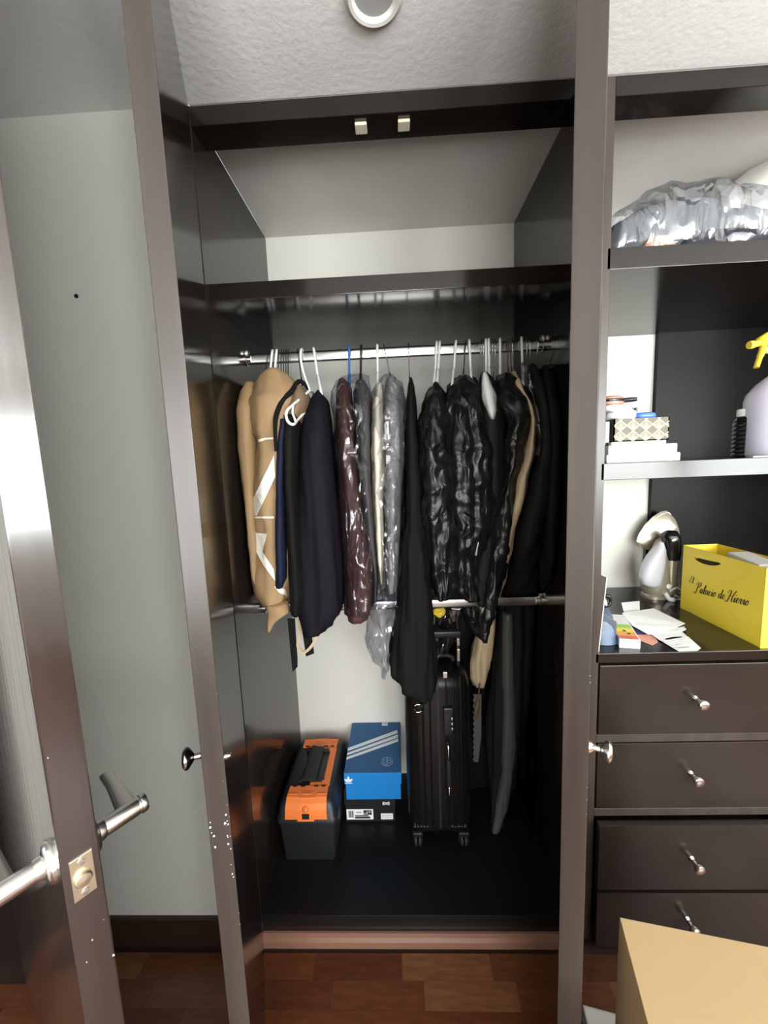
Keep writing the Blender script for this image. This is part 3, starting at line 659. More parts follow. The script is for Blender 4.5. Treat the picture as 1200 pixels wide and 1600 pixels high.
place_hanger('blue', 544, 547, 545, 588, 'blue plastic hanger over the maroon garment')
place_hanger('black', 563, 546, 563, 588, 'black plastic hanger over the dark grey garment')
place_hanger('white', 589, 545, 590, 598, 'white plastic hanger over the cream garment')
place_hanger('wire', 601, 547, 610, 588, 'bent silver wire hanger over the heather grey garment')
place_hanger('wire', 639, 546, 640, 592, 'straight silver wire hanger holding the long black dress')
place_hanger('white', 683, 540, 679, 598, 'left of the paired white hangers over the black bag by the dress')
place_hanger('white', 688, 540, 684, 598, 'right of the paired white hangers over the black bag by the dress')
place_hanger('white', 713.5, 538, 709, 586, 'white hanger at the left shoulder of the widest black bag')
place_hanger('dark', 729, 540, 725, 584, 'thin dark wire hanger over the middle of the widest black bag')
place_hanger('white', 736, 537, 737, 590, 'white hanger at the right shoulder of the widest black bag')
place_hanger('wire', 754.5, 540, 751, 582, 'left of two thin wire hangers over the jacket with white shirt')
place_hanger('wire', 758.5, 540, 756, 582, 'right of two thin wire hangers over the jacket with white shirt')
place_hanger('white', 762, 535, 761, 584, 'left of two close white hangers over the black bag by the beige coat')
place_hanger('white', 766.5, 535, 766, 584, 'right of two close white hangers over the black bag by the beige coat')
place_hanger('wire', 772, 537, 772, 580, 'left of two thin wire hangers between three white hangers')
place_hanger('wire', 776, 537, 776, 580, 'right of two thin wire hangers between three white hangers')
place_hanger('white', 784.5, 533, 783, 580, 'single white hanger over the black bag shoulder right of two wire hooks')
place_hanger('brown', 796, 538, 796, 582, 'left of two brown wire hangers over the beige coat')
place_hanger('brown', 800, 538, 801, 582, 'right of two brown wire hangers over the beige coat')
place_hanger('wire', 804, 538, 804, 582, 'silver wire hanger just right of the brown wire hangers')
place_hanger('white', 819, 531, 818, 566, 'rightmost white hanger on the rail, over the black coat')
place_hanger('wire', 827, 536, 825, 570, 'left of two silver wire hangers right of the last white hanger')
place_hanger('wire', 832.5, 536, 830, 570, 'right of two silver wire hangers right of the last white hanger')
place_hanger('wire', 845, 535, 840, 575, 'last silver wire hanger at the right end of the rail')
# the empty-armed white hanger that sticks out over the black jacket
h = thing('plastic_hanger', 'white plastic hanger with its bare arm sticking out over the black jacket', 'hanger', at(470, 560, .235))
bm = BM(); A = lambda u, v, y: at(u, v, y)
a0 = A(470, 552, .215); tube(bm, catmull([(a0.x, .257, RZ - .004), (a0.x, .252, RZ + .014), (a0.x, .235, RZ + .0225), (a0.x, .217, RZ + .012), A(470, 562, .21), A(475, 585, .2), A(484, 610, .17)], 6), .0036, 10); obj('hook', bm, 'white', h, smooth=True)
bm = BM(); tube(bm, catmull([A(484, 610, .17), A(470, 622, .11), A(456, 634, .05), A(449, 641, .022), A(447, 650, .018), A(451, 660, .02), A(459, 663, .03), A(466, 655, .08), A(480, 640, .15), A(488, 632, .2)], 7), .0038, 10)
tube(bm, catmull([A(458, 634, .055), A(457, 645, .045), A(460, 653, .04), A(461.5, 658, .035)], 5), .0028, 8); tube(bm, catmull([A(484, 610, .17), A(489, 614, .22), A(493, 622, .30)], 5), .0038, 10); obj('shoulder_bar', bm, 'white', h, smooth=True)
# ================================================================== ON THE WARDROBE FLOOR
# toolbox: long axis into the depth
tb = thing('toolbox', 'black toolbox with orange latches and handle frame on the wardrobe floor', 'toolbox', (.105, .31, PL))
tx0, tx1, ty0, ty1 = .012, .208, .152, .468
bm = BM()
def rr(x0, x1, y0, y1, z, r, n=5):
    out = []
    for cx, cy, a0 in ((x1 - r, y1 - r, 0), (x0 + r, y1 - r, 90), (x0 + r, y0 + r, 180), (x1 - r, y0 + r, 270)):
        out += [Vector((cx + r * cos(radians(a0 + 90 * k / n)), cy + r * sin(radians(a0 + 90 * k / n)), z)) for k in range(n + 1)]
    return out
loft(bm, [rr(tx0 + .014, tx1 - .014, ty0 + .012, ty1 - .012, PL, .008), rr(tx0 + .012, tx1 - .012, ty0 + .010, ty1 - .01, PL + .006, .012), rr(tx0 + .002, tx1 - .002, ty0 + .002, ty1 - .002, PL + .135, .014),
          rr(tx0 + .002, tx1 - .002, ty0 + .002, ty1 - .002, PL + .148, .014)]); obj('body', bm, 'toolblack', tb, smooth=True)
bm = BM()
loft(bm, [rr(tx0 - .003, tx1 + .003, ty0 - .003, ty1 + .003, PL + .149, .016), rr(tx0 - .003, tx1 + .003, ty0 - .003, ty1 + .003, PL + .160, .016), rr(tx0, tx1, ty0, ty1, PL + .165, .018),
          rr(tx0 + .004, tx1 - .004, ty0 + .006, ty1 - .006, PL + .200, .02), rr(tx0 + .014, tx1 - .014, ty0 + .018, ty1 - .018, PL + .218, .024), rr(tx0 + .026, tx1 - .026, ty0 + .03, ty1 - .03, PL + .222, .024)])
lid = obj('lid', bm, 'toolblack', tb, smooth=True)
def latch(y_edge, sgn_):
    bm = BM(); prof = [(0, .168), (0, .180), (.004, .200), (.012, .216), (.026, .2275), (.048, .2290), (.070, .2290)]
    xa, xb = .040, .180; tp = .006
    lp = []
    for i, (dy, z) in enumerate(prof):
        f = i / (len(prof) - 1); ins = .004 * f; y = y_edge + sgn_ * (dy - .005)
        y2 = y + sgn_ * (.006 if i < 4 else 0); z2 = PL + z - (.0 if i < 3 else .006)
        lp.append([Vector((xa + ins, y, PL + z)), Vector((xb - ins, y, PL + z)), Vector((xb - ins, y2, z2)), Vector((xa + ins, y2, z2))])
    loft(bm, lp)
    o = obj('latch', bm, 'orange', tb, label='orange front latch plate' if sgn_ > 0 else 'orange rear latch plate')
    bm = BM()                                                    # raised tongue with a padlock hole
    lp = []
    for i, (dy, z) in enumerate(prof[:6]):
        y = y_edge + sgn_ * (dy - .008); lp.append([Vector((.082, y, PL + z - (.004 if i == 0 else 0))), Vector((.138, y, PL + z - (.004 if i == 0 else 0))), Vector((.136, y + sgn_ * .004, PL + z)), Vector((.084, y + sgn_ * .004, PL + z))])
    loft(bm, lp); obj('tongue', bm, 'orange', o)
    bm = BM(); yA, yB = sorted((y_edge - sgn_ * .0088, y_edge + sgn_ * .0))
    box(bm, .098, .122, yA, yB, PL + .172, PL + .190, .001); obj('padlock_hole', bm, 'hole', o)
    bm = BM(); lathe(bm, [(.0001, 0), (.010, 0), (.011, .010), (.008, .015), (.0001, .017)], (.110, y_edge + sgn_ * .004, PL + .196), (0, -sgn_ * .6, .8), 16); obj('boss', bm, 'orange', o, smooth=True)
    bm = BM()
    for xa_, xb_ in ((.046, .078), (.094, .126), (.142, .174)): box(bm, xa_, xb_, y_edge + sgn_ * .030 - .002, y_edge + sgn_ * .030 + .002, PL + .2285, PL + .2312, .0008)
    obj('rib', bm, 'orange', o)
    bm = BM()
    for xa_, xb_ in ((.052, .068), (.080, .096), (.126, .142), (.152, .166)): box(bm, xa_, xb_, min(y_edge + sgn_ * .060, y_edge + sgn_ * .066), max(y_edge + sgn_ * .060, y_edge + sgn_ * .066), PL + .2285, PL + .2296)
    obj('hinge_notch', bm, 'hole', o)
latch(ty0, 1); latch(ty1, -1)
bm = BM(); prism(bm, [(.150, .222), (.178, .222), (.178, .398), (.128, .398), (.128, .386), (.150, .386), (.158, .378), (.158, .240), (.110, .236), (.110, .222)], 'z', PL + .2215, PL + .2285)
for k in range(16): box(bm, .1545, .159, .246 + k * .0085, .250 + k * .0085, PL + .2285, PL + .2296)
obj('handle_frame', bm, 'orange', tb, label='orange frame beside the carry handle')
bm = BM(); box(bm, .062, .150, .232, .240, PL + .2215, PL + .233, .002); box(bm, .062, .150, .380, .388, PL + .2215, PL + .233, .002)
loft(bm, [[Vector((.104 + .026 * sg(cos(a), .5), y, PL + .234 + .008 * sg(sin(a), .6))) for a in [2 * pi * i / 24 for i in range(24)]] for y in (.232, .25, .37, .388)]); obj('handle', bm, 'rubber', tb, smooth=True)

# shoe boxes
sb = thing('shoe_box', 'black shoe box with white stickers, below the blue shoe box', 'box', (.31, .42, PL))
bx0, bx1, by0 = .212, .402, .300
bm = BM(); box(bm, bx0 + .003, bx1 - .003, by0 + .003, BK - .004, PL, PL + .078, .001); obj('base', bm, 'boxblack', sb)
bm = BM(); box(bm, bx0, bx1, by0, BK - .002, PL + .070, PL + .130, .0015); obj('lid', bm, 'boxblack', sb)
def flat(name, polys, y, m, parent, th=.0008, label=None):
    bm = BM()
    for p in polys: prism(bm, p, 'y', y - th, y)
    return obj(name, bm, m, parent, label=label)
def R4(x0, x1, z0, z1): return [(x0, z0), (x1, z0), (x1, z1), (x0, z1)]
flat('sticker', [R4(.219, .318, PL + 0.0125, PL + 0.0545)], by0, 'paper', sb, label='wide white product sticker with barcode')
flat('sticker_print', [R4(.226 + i * .0032, .2275 + i * .0032 + (.0008 if i % 3 else 0), PL + 0.0215, PL + 0.0485) for i in range(6)] + [R4(.250, .306, PL + 0.0170, PL + 0.0245), R4(.250, .300, PL + 0.0270, PL + 0.0305), R4(.282, .312, PL + 0.0325, PL + 0.0505), R4(.254, .274, PL + 0.0415, PL + 0.0435)], by0 - .0008, 'ink', sb)
flat('sticker_box', [R4(.284, .290, PL + 0.0355, PL + 0.0405), R4(.293, .298, PL + 0.0355, PL + 0.0465), R4(.301, .309, PL + 0.0415, PL + 0.0475)], by0 - .0014, 'faint', sb)
flat('small_sticker', [R4(.346, .391, PL + 0.0125, PL + 0.0365)], by0, 'paper', sb, label='small white price sticker')
flat('small_sticker_print', [R4(.350 + (i % 4) * .0098, .3575 + (i % 4) * .0098, PL + 0.0180 + (i // 4) * .008, PL + 0.0210 + (i // 4) * .008) for i in range(8)], by0 - .0008, 'faint', sb)
# interlocking-arc emblem
def arc(cx, cz, r0, r1, a0, a1, n=14, sx=1, sz=1):
    o = [(cx + sx * r1 * cos(radians(a0 + (a1 - a0) * k / n)), cz + sz * r1 * sin(radians(a0 + (a1 - a0) * k / n))) for k in range(n + 1)]
    i = [(cx + sx * r0 * cos(radians(a1 + (a0 - a1) * k / n)), cz + sz * r0 * sin(radians(a1 + (a0 - a1) * k / n))) for k in range(n + 1)]
    return o + i
ex, ez = .3675, PL + .0775
flat('emblem', [arc(ex, ez + .0105, .0085, .0125, 205, 335, 14, 1.12, .78), arc(ex, ez - .0105, .0085, .0125, 25, 155, 14, 1.12, .78), R4(ex - .0128, ex - .0075, ez - .0065, ez + .0065), R4(ex + .0075, ex + .0128, ez - .0065, ez + .0065)], by0, 'print', sb, label='white interlocking arc emblem')

sb2 = thing('shoe_box', 'bright blue shoe box with three white stripes, on top of black shoe box', 'box', (.32, .39, PL + .1302))
cx0, cx1, cy0, ct = .224, .428, .258, .332
bm = BM(); box(bm, cx0 + .004, cx1 - .004, cy0 + .004, BK - .004, PL + .1302, ct - .02, .001); obj('base', bm, 'boxblue2', sb2)
# shallow lid: blue top, brighter rim
bm = BM(); box(bm, cx0, cx1, cy0, BK - .002, ct - .044, ct - .0016, .0012); obj('lid', bm, 'boxblue2', sb2)
bm = BM(); box(bm, cx0 + .0006, cx1 - .0006, cy0 + .0006, BK - .0026, ct - .0016, ct, .0005, 1); top = obj('lid_top', bm, 'boxblue', sb2, label='darker blue lid top')
def topflat(name, polys, m, z=ct, th=.0006, label=None):
    bm = BM()
    for p in polys: prism(bm, p, 'z', z, z + th)
    return obj(name, bm, m, sb2, label=label)
def ontop(u, v):
    d = ray(u, v); p = CAM + d * ((ct - CAM.z) / d.z); return (min(max(p.x, cx0 + .001), cx1 - .001), p.y)
B5 = lambda x, y: (400 + x * 260 / 1200, 1080 + y * 300 / 1385)
topflat('stripe', [[ontop(*B5(*p)) for p in q] for q in ([(652, 410), (648, 432), (1022, 302), (1018, 280)][0:2] + [(1022, 302), (1018, 280)], [(648, 446), (646, 462), (1024, 334), (1022, 312)], [(643, 476), (641, 494), (1026, 362), (1024, 342)])], 'print', label='three white diagonal stripes')
c0 = ontop(*B5(945, 508)); rr0 = .0215
polys = [arc(c0[0], c0[1], rr0 - .0016, rr0, 0, 359.9, 40)]
for k in (-.62, -.36, -.08, .12): 
    hh = rr0 * math.sqrt(1 - k * k) * .95; polys.append([(c0[0] + k * rr0 - .0011, c0[1] - hh), (c0[0] + k * rr0 + .0011, c0[1] - hh), (c0[0] + k * rr0 + .0011, c0[1] + hh), (c0[0] + k * rr0 - .0011, c0[1] + hh)])
polys.append(arc(c0[0] + .006, c0[1], .0075, .0098, -80, 80, 16))
topflat('round_emblem', polys, 'printgrey', label='pale round line emblem')
p0 = ontop(*B5(930, 212)); topflat('sticker', [[(p0[0] - .012, p0[1] - .032), (p0[0] + .012, p0[1] - .032), (p0[0] + .012, p0[1] + .022), (p0[0] - .012, p0[1] + .022)]], 'print', label='small pale sticker')
topflat('sticker_print', [[(p0[0] - .008, p0[1] - .024 + k * .010), (p0[0] + .008, p0[1] - .024 + k * .010), (p0[0] + .008, p0[1] - .020 + k * .010), (p0[0] - .008, p0[1] - .020 + k * .010)] for k in range(4)], 'faint', z=ct + .0006, th=.0003)
# trefoil emblem on the rim
def leafp(cx, cz, ang, L, wd, n=9):
    out = []
    for k in range(2 * n):
        t = k / (2 * n); f = t * 2 if t < .5 else 2 - t * 2; s = 1 if t < .5 else -1
        wv = wd * sin(pi * min(1, f ** .8)) ; lx = f * L
        a = radians(ang); out.append((cx + lx * cos(a) - s * wv * sin(a), cz + lx * sin(a) + s * wv * cos(a)))
    return out
tx, tz = .2395, ct - .036
flat('trefoil_emblem', [leafp(tx, tz + .002, 90, .023, .0045), leafp(tx, tz + .001, 140, .020, .0042), leafp(tx, tz + .001, 40, .020, .0042), R4(tx - .0125, tx + .0125, tz - .0045, tz - .0022)], cy0, 'print', sb2, label='white three-leaf emblem')

# suitcase (narrow side towards the room)
sc = thing('suitcase', 'black ribbed hard-shell suitcase standing on its wheels on the wardrobe floor', 'suitcase', (.555, .35, PL))
sx0, sx1, sy0, sy1, sz0, sz1 = .448, .664, .182, .515, .150, .735
def rrz(x0, x1, z0, z1, y, r, n=6):
    out = []
    for cx, cz, a0 in ((x1 - r, z1 - r, 0), (x0 + r, z1 - r, 90), (x0 + r, z0 + r, 180), (x1 - r, z0 + r, 270)):
        out += [Vector((cx + r * cos(radians(a0 + 90 * k / n)), y, cz + r * sin(radians(a0 + 90 * k / n)))) for k in range(n + 1)]
    return out
mid_ = (sx0 + sx1) / 2
for nm, xa, xb in (('front_shell', sx0, mid_ - .004), ('rear_shell', mid_ + .004, sx1)):
    # rounded-box half: loop in y-z swept across x with rounded outer edge
    bm = BM(); out = xa if nm == 'front_shell' else xb; inn = xb if nm == 'front_shell' else xa; sgn_ = 1 if out > inn else -1
    loops = []
    for f, ins in ((0, 0), (.5, 0), (.72, .004), (.86, .012), (.95, .024), (1, .042)):
        x = inn + (out - inn) * f; r = .045
        lp = []
        for cy, cz, a0 in ((sy1 - ins - r, sz1 - ins - r, 0), (sy0 + ins + r, sz1 - ins - r, 90), (sy0 + ins + r, sz0 + ins + r, 180), (sy1 - ins - r, sz0 + ins + r, 270)):
            lp += [Vector((x, cy + r * cos(radians(a0 + 90 * k / 6)), cz + r * sin(radians(a0 + 90 * k / 6)))) for k in range(7)]
        loops.append(lp)
    loft(bm, loops); sh = obj(nm, bm, 'suit', sc, smooth=True)
    bm = BM()
    for k in range(3):                                            # raised ribs running over the narrow side and the top
        x = inn + (out - inn) * (.22 + .22 * k); pts = [(x, sy0 - .0005, sz0 + .05), (x, sy0 - .0005, sz1 - .045), (x, sy0 + .013, sz1 - .013), (x, sy0 + .045, sz1 + .0005), (x, sy1 - .05, sz1 + .0005)]
        tube(bm, pts, .0036, 8)
    obj('rib', bm, 'suit', sh, smooth=True)
bm = BM(); loops = []
for x in (mid_ - .0042, mid_ + .0042):
    lp = []
    for cy, cz, a0 in ((sy1 - .048, sz1 - .048, 0), (sy0 + .048, sz1 - .048, 90), (sy0 + .048, sz0 + .048, 180), (sy1 - .048, sz0 + .048, 270)):
        lp += [Vector((x, cy + .045 * cos(radians(a0 + 15 * k)), cz + .045 * sin(radians(a0 + 15 * k)))) for k in range(7)]
    loops.append(lp)
loft(bm, loops); obj('zip_band', bm, 'rubber', sc, smooth=True)
bm = BM(); prof = [(sy0 - .002, .505), (sy0 - .012, .498), (sy0 - .020, .48), (sy0 - .020, .36), (sy0 - .012, .342), (sy0 - .002, .335)]
tube(bm, [(.584, y, z) for y, z in prof], .0085, 12); hnd = obj('carry_handle', bm, 'rubber', sc, smooth=True)
for z0, z1 in ((.462, .508), (.330, .366)):
    bm = BM(); tube(bm, [(.584, sy0 - .022, z0), (.584, sy0 - .0245, z0 + .004), (.584, sy0 - .0245, z1 - .004), (.584, sy0 - .021, z1)], .0062, 12); obj('chrome_cap', bm, 'chrome', hnd, smooth=True, label='chrome end of the carry handle')
bm = BM(); box(bm, .571, .605, sy0 - .012, sy0 + .004, .535, .632, .006, 3); lk = obj('combination_lock', bm, 'blackp', sc, smooth=True)
bm = BM(); lathe(bm, [(.006, 0), (.006, .002), (.0035, .002), (.0001, .001)], (.585, sy0 - .012, .614), (0, -1, 0), 16); obj('keyhole', bm, 'rubber', lk, smooth=True)
for z in (.595, .577, .560):
    bm = BM(); box(bm, .596, .6015, sy0 - .0135, sy0 - .011, z - .004, z + .004, .0008); obj('number_dial', bm, 'satin', lk)
bm = BM(); pts = [(.491 + .0135 * cos(a), sy0 - .004, .628 + .0135 * sin(a)) for a in [2 * pi * k / 28 for k in range(29)]]; tube(bm, pts, .002, 8); obj('badge_ring', bm, 'chrome', sc, smooth=True)
bm = BM()
for k in range(5):
    for xa in (.466, .592): box(bm, xa + k * .0105, xa + k * .0105 + .006, sy0 - .003, sy0 + .01, .196, .201, .0005)
obj('vent_slot', bm, 'lining', sc)
for x in (.478, .636):
    for y in (.215, .48):
        bm = BM(); box(bm, x - .019, x + .019, y - .02, y + .02, PL + .046, .158, .006, 2); box(bm, x - .017, x - .0125, y - .014, y + .014, PL + .018, PL + .05, .002); box(bm, x + .0125, x + .017, y - .014, y + .014, PL + .018, PL + .05, .002)
        c = obj('caster', bm, 'blackp', sc)
        for dx in (-.0068, .0068):
            bm = BM(); lathe(bm, [(.006, -.0045), (.020, -.0045), (.022, -.002), (.022, .002), (.020, .0045), (.006, .0045)], (x + dx, y, PL + .022), (1, 0, 0), 24); obj('wheel', bm, 'rubber', c, smooth=True)
bm = BM()
for x in (.520, .632): box(bm, x - .005, x + .005, .235, .245, sz1, .845, .002)
box(bm, .508, .644, .230, .250, .838, .862, .007, 3)
tel = obj('telescopic_handle', bm, 'blackp', sc, smooth=True)
bm = BM(); box(bm, .6275, .6365, .229, .236, .758, .800, .001); box(bm, .6275, .6365, .229, .236, .812, .836, .001); obj('handle_tube', bm, 'satin', tel, label='bright tube of the pull-out handle')
bm = BM(); box(bm, .575, .590, .190, .200, .722, .742, .002); obj('zip_pull', bm, 'satin', sc, label='bright zip pull on the top edge')
bm = BM(); tube(bm, [(.52, .28, sz1), (.52, .28, sz1 + .012), (.54, .28, sz1 + .02), (.60, .28, sz1 + .02), (.62, .28, sz1 + .012), (.62, .28, sz1)], .008, 10); obj('top_handle', bm, 'rubber', sc, smooth=True)

# ================================================================== ON THE SHELF UNIT
def blob(c, r, e=.7, n=32, mm=20, seed=0, amp=.0, sc_=6, flatz=None, grow=0, crumple=0, csc=12):
    bm = BM(); loops = []
    for i in range(1, mm):
        ph = -pi / 2 + pi * i / mm; lp = []
        for j in range(n):
            th = 2 * pi * j / n
            p = Vector((sg(cos(ph), e) * sg(cos(th), e), sg(cos(ph), e) * sg(sin(th), e), sg(sin(ph), e)))
            q = Vector((c[0] + p.x * (r[0] + grow), c[1] + p.y * (r[1] + grow), c[2] + p.z * (r[2] + grow)))
            d = amp * noise.noise(q * sc_ + Vector((seed * 9.1, 0, 0)))
            if crumple: d += crumple * (.5 - 2 * abs(noise.noise(q * csc + Vector((seed, 0, 0))))) + crumple * .5 * (.5 - 2 * abs(noise.noise(q * csc * 2.2)))
            q += p.normalized() * d
            if flatz is not None: q.z = max(q.z, flatz)
            lp.append(q)
        loops.append(lp)
    loft(bm, loops); return bm
zs1 = 1.893
bb = thing('bedding_bag', 'dark grey bedding packed in a clear plastic bag on the top shelf', 'bedding', (1.26, .29, zs1))
def pile(name, m, prof, y0, y1, seed, label=None, grow=0, cr=0, par=bb, zb=zs1 + .004):
    """soft pile: height profile along x (x, z), rounded towards the front and back"""
    bm = BM(); loops = []; nx = 46; ny = 26
    for i in range(nx + 1):
        x = prof[0][0] + (prof[-1][0] - prof[0][0]) * i / nx
        zt = lerp_rows(prof, 1, x) + grow; lp = []
        endf = min(1, min(i, nx - i) / 4 + .25)
        for j in range(ny):
            a = 2 * pi * j / ny; cy = (y0 + y1) / 2; hy = (y1 - y0) / 2 * (.82 + .18 * endf) + grow
            q = Vector((x, cy + hy * sg(cos(a), .45), (zb + zt) / 2 + (zt - zb) / 2 * sg(sin(a), .5) * (1 if sin(a) < 0 else endf * .25 + .75)))
            d = .006 * noise.noise(q * 9 + Vector((seed, 0, 0)))
            if cr: d += cr * (.5 - 2 * abs(noise.noise(q * 12 + Vector((seed, 0, 0))))) + cr * .5 * (.5 - 2 * abs(noise.noise(q * 27)))
            n_ = Vector((0, cos(a), sin(a))); q += n_ * d; q.z = max(q.z, zb - .003); q.y = min(q.y, BK - .025); lp.append(q)
        loops.append(lp)
    loft(bm, loops); return obj(name, bm, m, par, smooth=True, label=label, ang=120)
pile('blanket', 'blanket', [(1.0, 1.985), (1.04, 2.015), (1.10, 2.05), (1.16, 2.066), (1.24, 2.065), (1.32, 2.045), (1.40, 2.02), (1.50, 2.0)], .075, .46, 3)
pile('folded_cloth', 'peach', [(1.075, 1.925), (1.10, 1.955), (1.14, 1.958), (1.165, 1.93)], .062, .20, 4, label='peach coloured folded cloth')
pile('folded_blanket', 'blanketdark', [(1.17, 1.935), (1.20, 1.965), (1.30, 1.965), (1.42, 1.955), (1.48, 1.93)], .064, .25, 5, label='deep grey folded blanket')
pile('plastic_bag', 'film2', [(.985, 1.985), (1.03, 2.022), (1.10, 2.062), (1.16, 2.082), (1.24, 2.082), (1.32, 2.062), (1.42, 2.035), (1.53, 2.01)], .045, .475, 6, grow=.004, cr=.013, zb=zs1 + .002)
bm = blob((1.64, .27, 2.05), (.27, .195, .185), 1.0, 48, 30, 5, .012, 6, zs1 + .001, crumple=.010, csc=7)
tag(obj('stuffed_bag', bm, 'pillow', smooth=True, ang=120), 'white stuffed plastic bag behind and right of the bedding on top shelf', 'bag')

# --- middle shelf
zs = 1.394
def box_thing(name, label, cat, x0, x1, y0, y1, z0, z1, m, bev=.002, group=None): 
    bm = BM(); box(bm, x0, x1, y0, y1, z0, z1, bev, 2); return tag(obj(name, bm, m), label, cat, group)
tr = thing('white_box', 'lower, wider of two flat white boxes on the middle shelf', 'box', (1.078, .13, zs))
bm = BM(); box(bm, .986, 1.170, .028, .25, zs, zs + .021, .003, 2); obj('base', bm, 'white', tr)
tr = thing('white_box', 'upper flat white box under the gold-patterned box', 'box', (1.078, .13, zs + .0212))
bm = BM(); box(bm, .992, 1.164, .032, .246, zs + .0215, zs + .044, .003, 2); obj('base', bm, 'white', tr)
bm = BM(); box(bm, 1.0, 1.125, .034, .10, zs + .0445, zs + .053, .003, 2); tag(obj('ivory_strip', bm, 'ivoryplastic'), 'long ivory plastic bar under the gold-patterned box', 'bar')
gx0, gx1, gy0, gz0, gz1 = 1.008, 1.146, .040, zs + .0535, zs + .111
gbx = thing('patterned_box', 'dark box with gold radiating line pattern, standing on white boxes', 'box', (1.077, .09, gz0))
bm = BM()
for a in ((gx0, gx1, gy0, gy0 + .003), (gx0, gx1, .137, .14), (gx0, gx0 + .003, gy0, .14), (gx1 - .003, gx1, gy0, .14)): box(bm, a[0], a[1], a[2], a[3], gz0, gz1)
box(bm, gx0, gx1, gy0, .14, gz0, gz0 + .003); obj('body', bm, 'goldbox', gbx)
bm = BM()
def line(x0, z0, x1, z1, wd=.0011):
    # clip to the face
    ts = []
    d = Vector((x1 - x0, z1 - z0)); n = Vector((-d.y, d.x)).normalized() * wd / 2
    t0, t1 = 0, 1
    for p, q in ((-d.x, x0 - gx0 - .001), (d.x, gx1 - .001 - x0), (-d.y, z0 - gz0 - .001), (d.y, gz1 - .001 - z0)):
        if abs(p) < 1e-9:
            if q < 0: return
            continue
        t = q / p
        if p < 0: t0 = max(t0, t)
        else: t1 = min(t1, t)
    if t0 >= t1: return
    a = Vector((x0, z0)) + d * t0; b = Vector((x0, z0)) + d * t1
    loft(bm, [[Vector((q.x + n.x, gy0 - h, q.y + n.y)), Vector((q.x - n.x, gy0 - h, q.y - n.y)), Vector((b2.x - n.x, gy0 - h, b2.y - n.y)), Vector((b2.x + n.x, gy0 - h, b2.y + n.y))] for h in (0, .0005) for q, b2 in ((a, b),)])
cw = (gx1 - gx0) / 4.3; chh = (gz1 - gz0) / 2.15
for r_ in range(-1, 3):
    for c_ in range(-1, 6):
        X = gx0 + (c_ + .5) * cw; Z = gz0 + r_ * chh
        for dx, dz in ((-.5, .5), (-.38, .62), (-.25, .75), (-.12, .88), (0, 1), (.12, .88), (.25, .75), (.38, .62), (.5, .5)): line(X, Z, X + dx * cw, Z + dz * chh, .0007 if abs(dx) < .5 else .0016)
        line(X, Z + chh, X - .5 * cw, Z + .5 * chh, .0016); line(X, Z + chh, X + .5 * cw, Z + .5 * chh, .0016); line(X - .5 * cw, Z + .5 * chh, X - .2 * cw, Z + .5 * chh)
obj('gold_pattern', bm, 'goldline', gbx, label='gold printed radiating lines')
box_thing('dark_case', 'narrow black case left of the gold-patterned box', 'case', .982, 1.004, .05, .13, zs + .0445, zs + .108, 'blackgloss')
bm = blob((1.043, .09, zs + .122), (.036, .045, .014), .6, 36, 18, 2, .006, 25, crumple=.003, csc=40); tag(obj('folded_tissue', bm, 'paper', smooth=True, ang=120), 'lower crumpled white cloth on top of the gold-patterned box', 'cloth')
bm = blob((1.030, .09, zs + .140), (.036, .042, .010), .6, 36, 18, 4, .005, 25, crumple=.003, csc=40); tag(obj('folded_tissue', bm, 'paper', smooth=True, ang=120), 'upper crumpled white cloth under the pink compact', 'cloth')
cp = thing('compact', 'rose pink compact with black rim and handle on the white cloths', 'compact', (1.018, .09, zs + .149))
for nm, m_, z0, z1, r0 in (('lower_half', 'rose', .149, .158, .036), ('rim', 'blackgloss', .158, .163, .037), ('upper_half', 'rose', .163, .173, .036)):
    bm = BM(); lathe(bm, [(r0 * .8, z0), (r0, z0 + (z1 - z0) * .3), (r0, z0 + (z1 - z0) * .6), (r0 * (.75 if nm == 'upper_half' else 1), z1)], (1.018, .09, zs), (0, 0, 1), 32); obj(nm, bm, m_, cp, smooth=True)
bm = BM(); tube(bm, [(1.045, .075, zs + .161), (1.062, .070, zs + .1615), (1.078, .066, zs + .162)], [.006, .0065, .005], 12); obj('handle', bm, 'blackgloss', cp, smooth=True)
bm = blob((1.076, .10, zs + .126), (.012, .02, .013), .7, 20, 12, 6, .004, 40); tag(obj('teal_pouch', bm, 'teal', smooth=True), 'small teal pouch in the gold-patterned box beside the white cloth', 'pouch')
bm = blob((1.107, .085, zs + .118), (.026, .022, .010), .6, 28, 14, 7, .004, 30); tag(obj('blue_packet', bm, 'bluecloth', smooth=True), 'bright blue plastic packet on top of the gold-patterned box', 'packet')
bm = BM(); box(bm, 1.092, 1.103, .115, .13, zs + .06, zs + .146, .002); box(bm, 1.1035, 1.110, .113, .128, zs + .06, zs + .146, .002); tag(obj('black_bottle', bm, 'blackgloss'), 'black upright stick behind the blue packet', 'stick')
ob = thing('orange_capped_bottle', 'white bottle with an orange cap right of the gold-patterned box', 'bottle', (1.162, .10, zs + .0445))
bm = BM(); box(bm, 1.149, 1.172, .085, .12, zs + .0445, zs + .088, .004, 3); obj('bottle', bm, 'white', ob, smooth=True)
bm = BM(); box(bm, 1.1485, 1.1745, .083, .122, zs + .0885, zs + .109, .003, 2); obj('cap', bm, 'orangedark', ob, smooth=True)
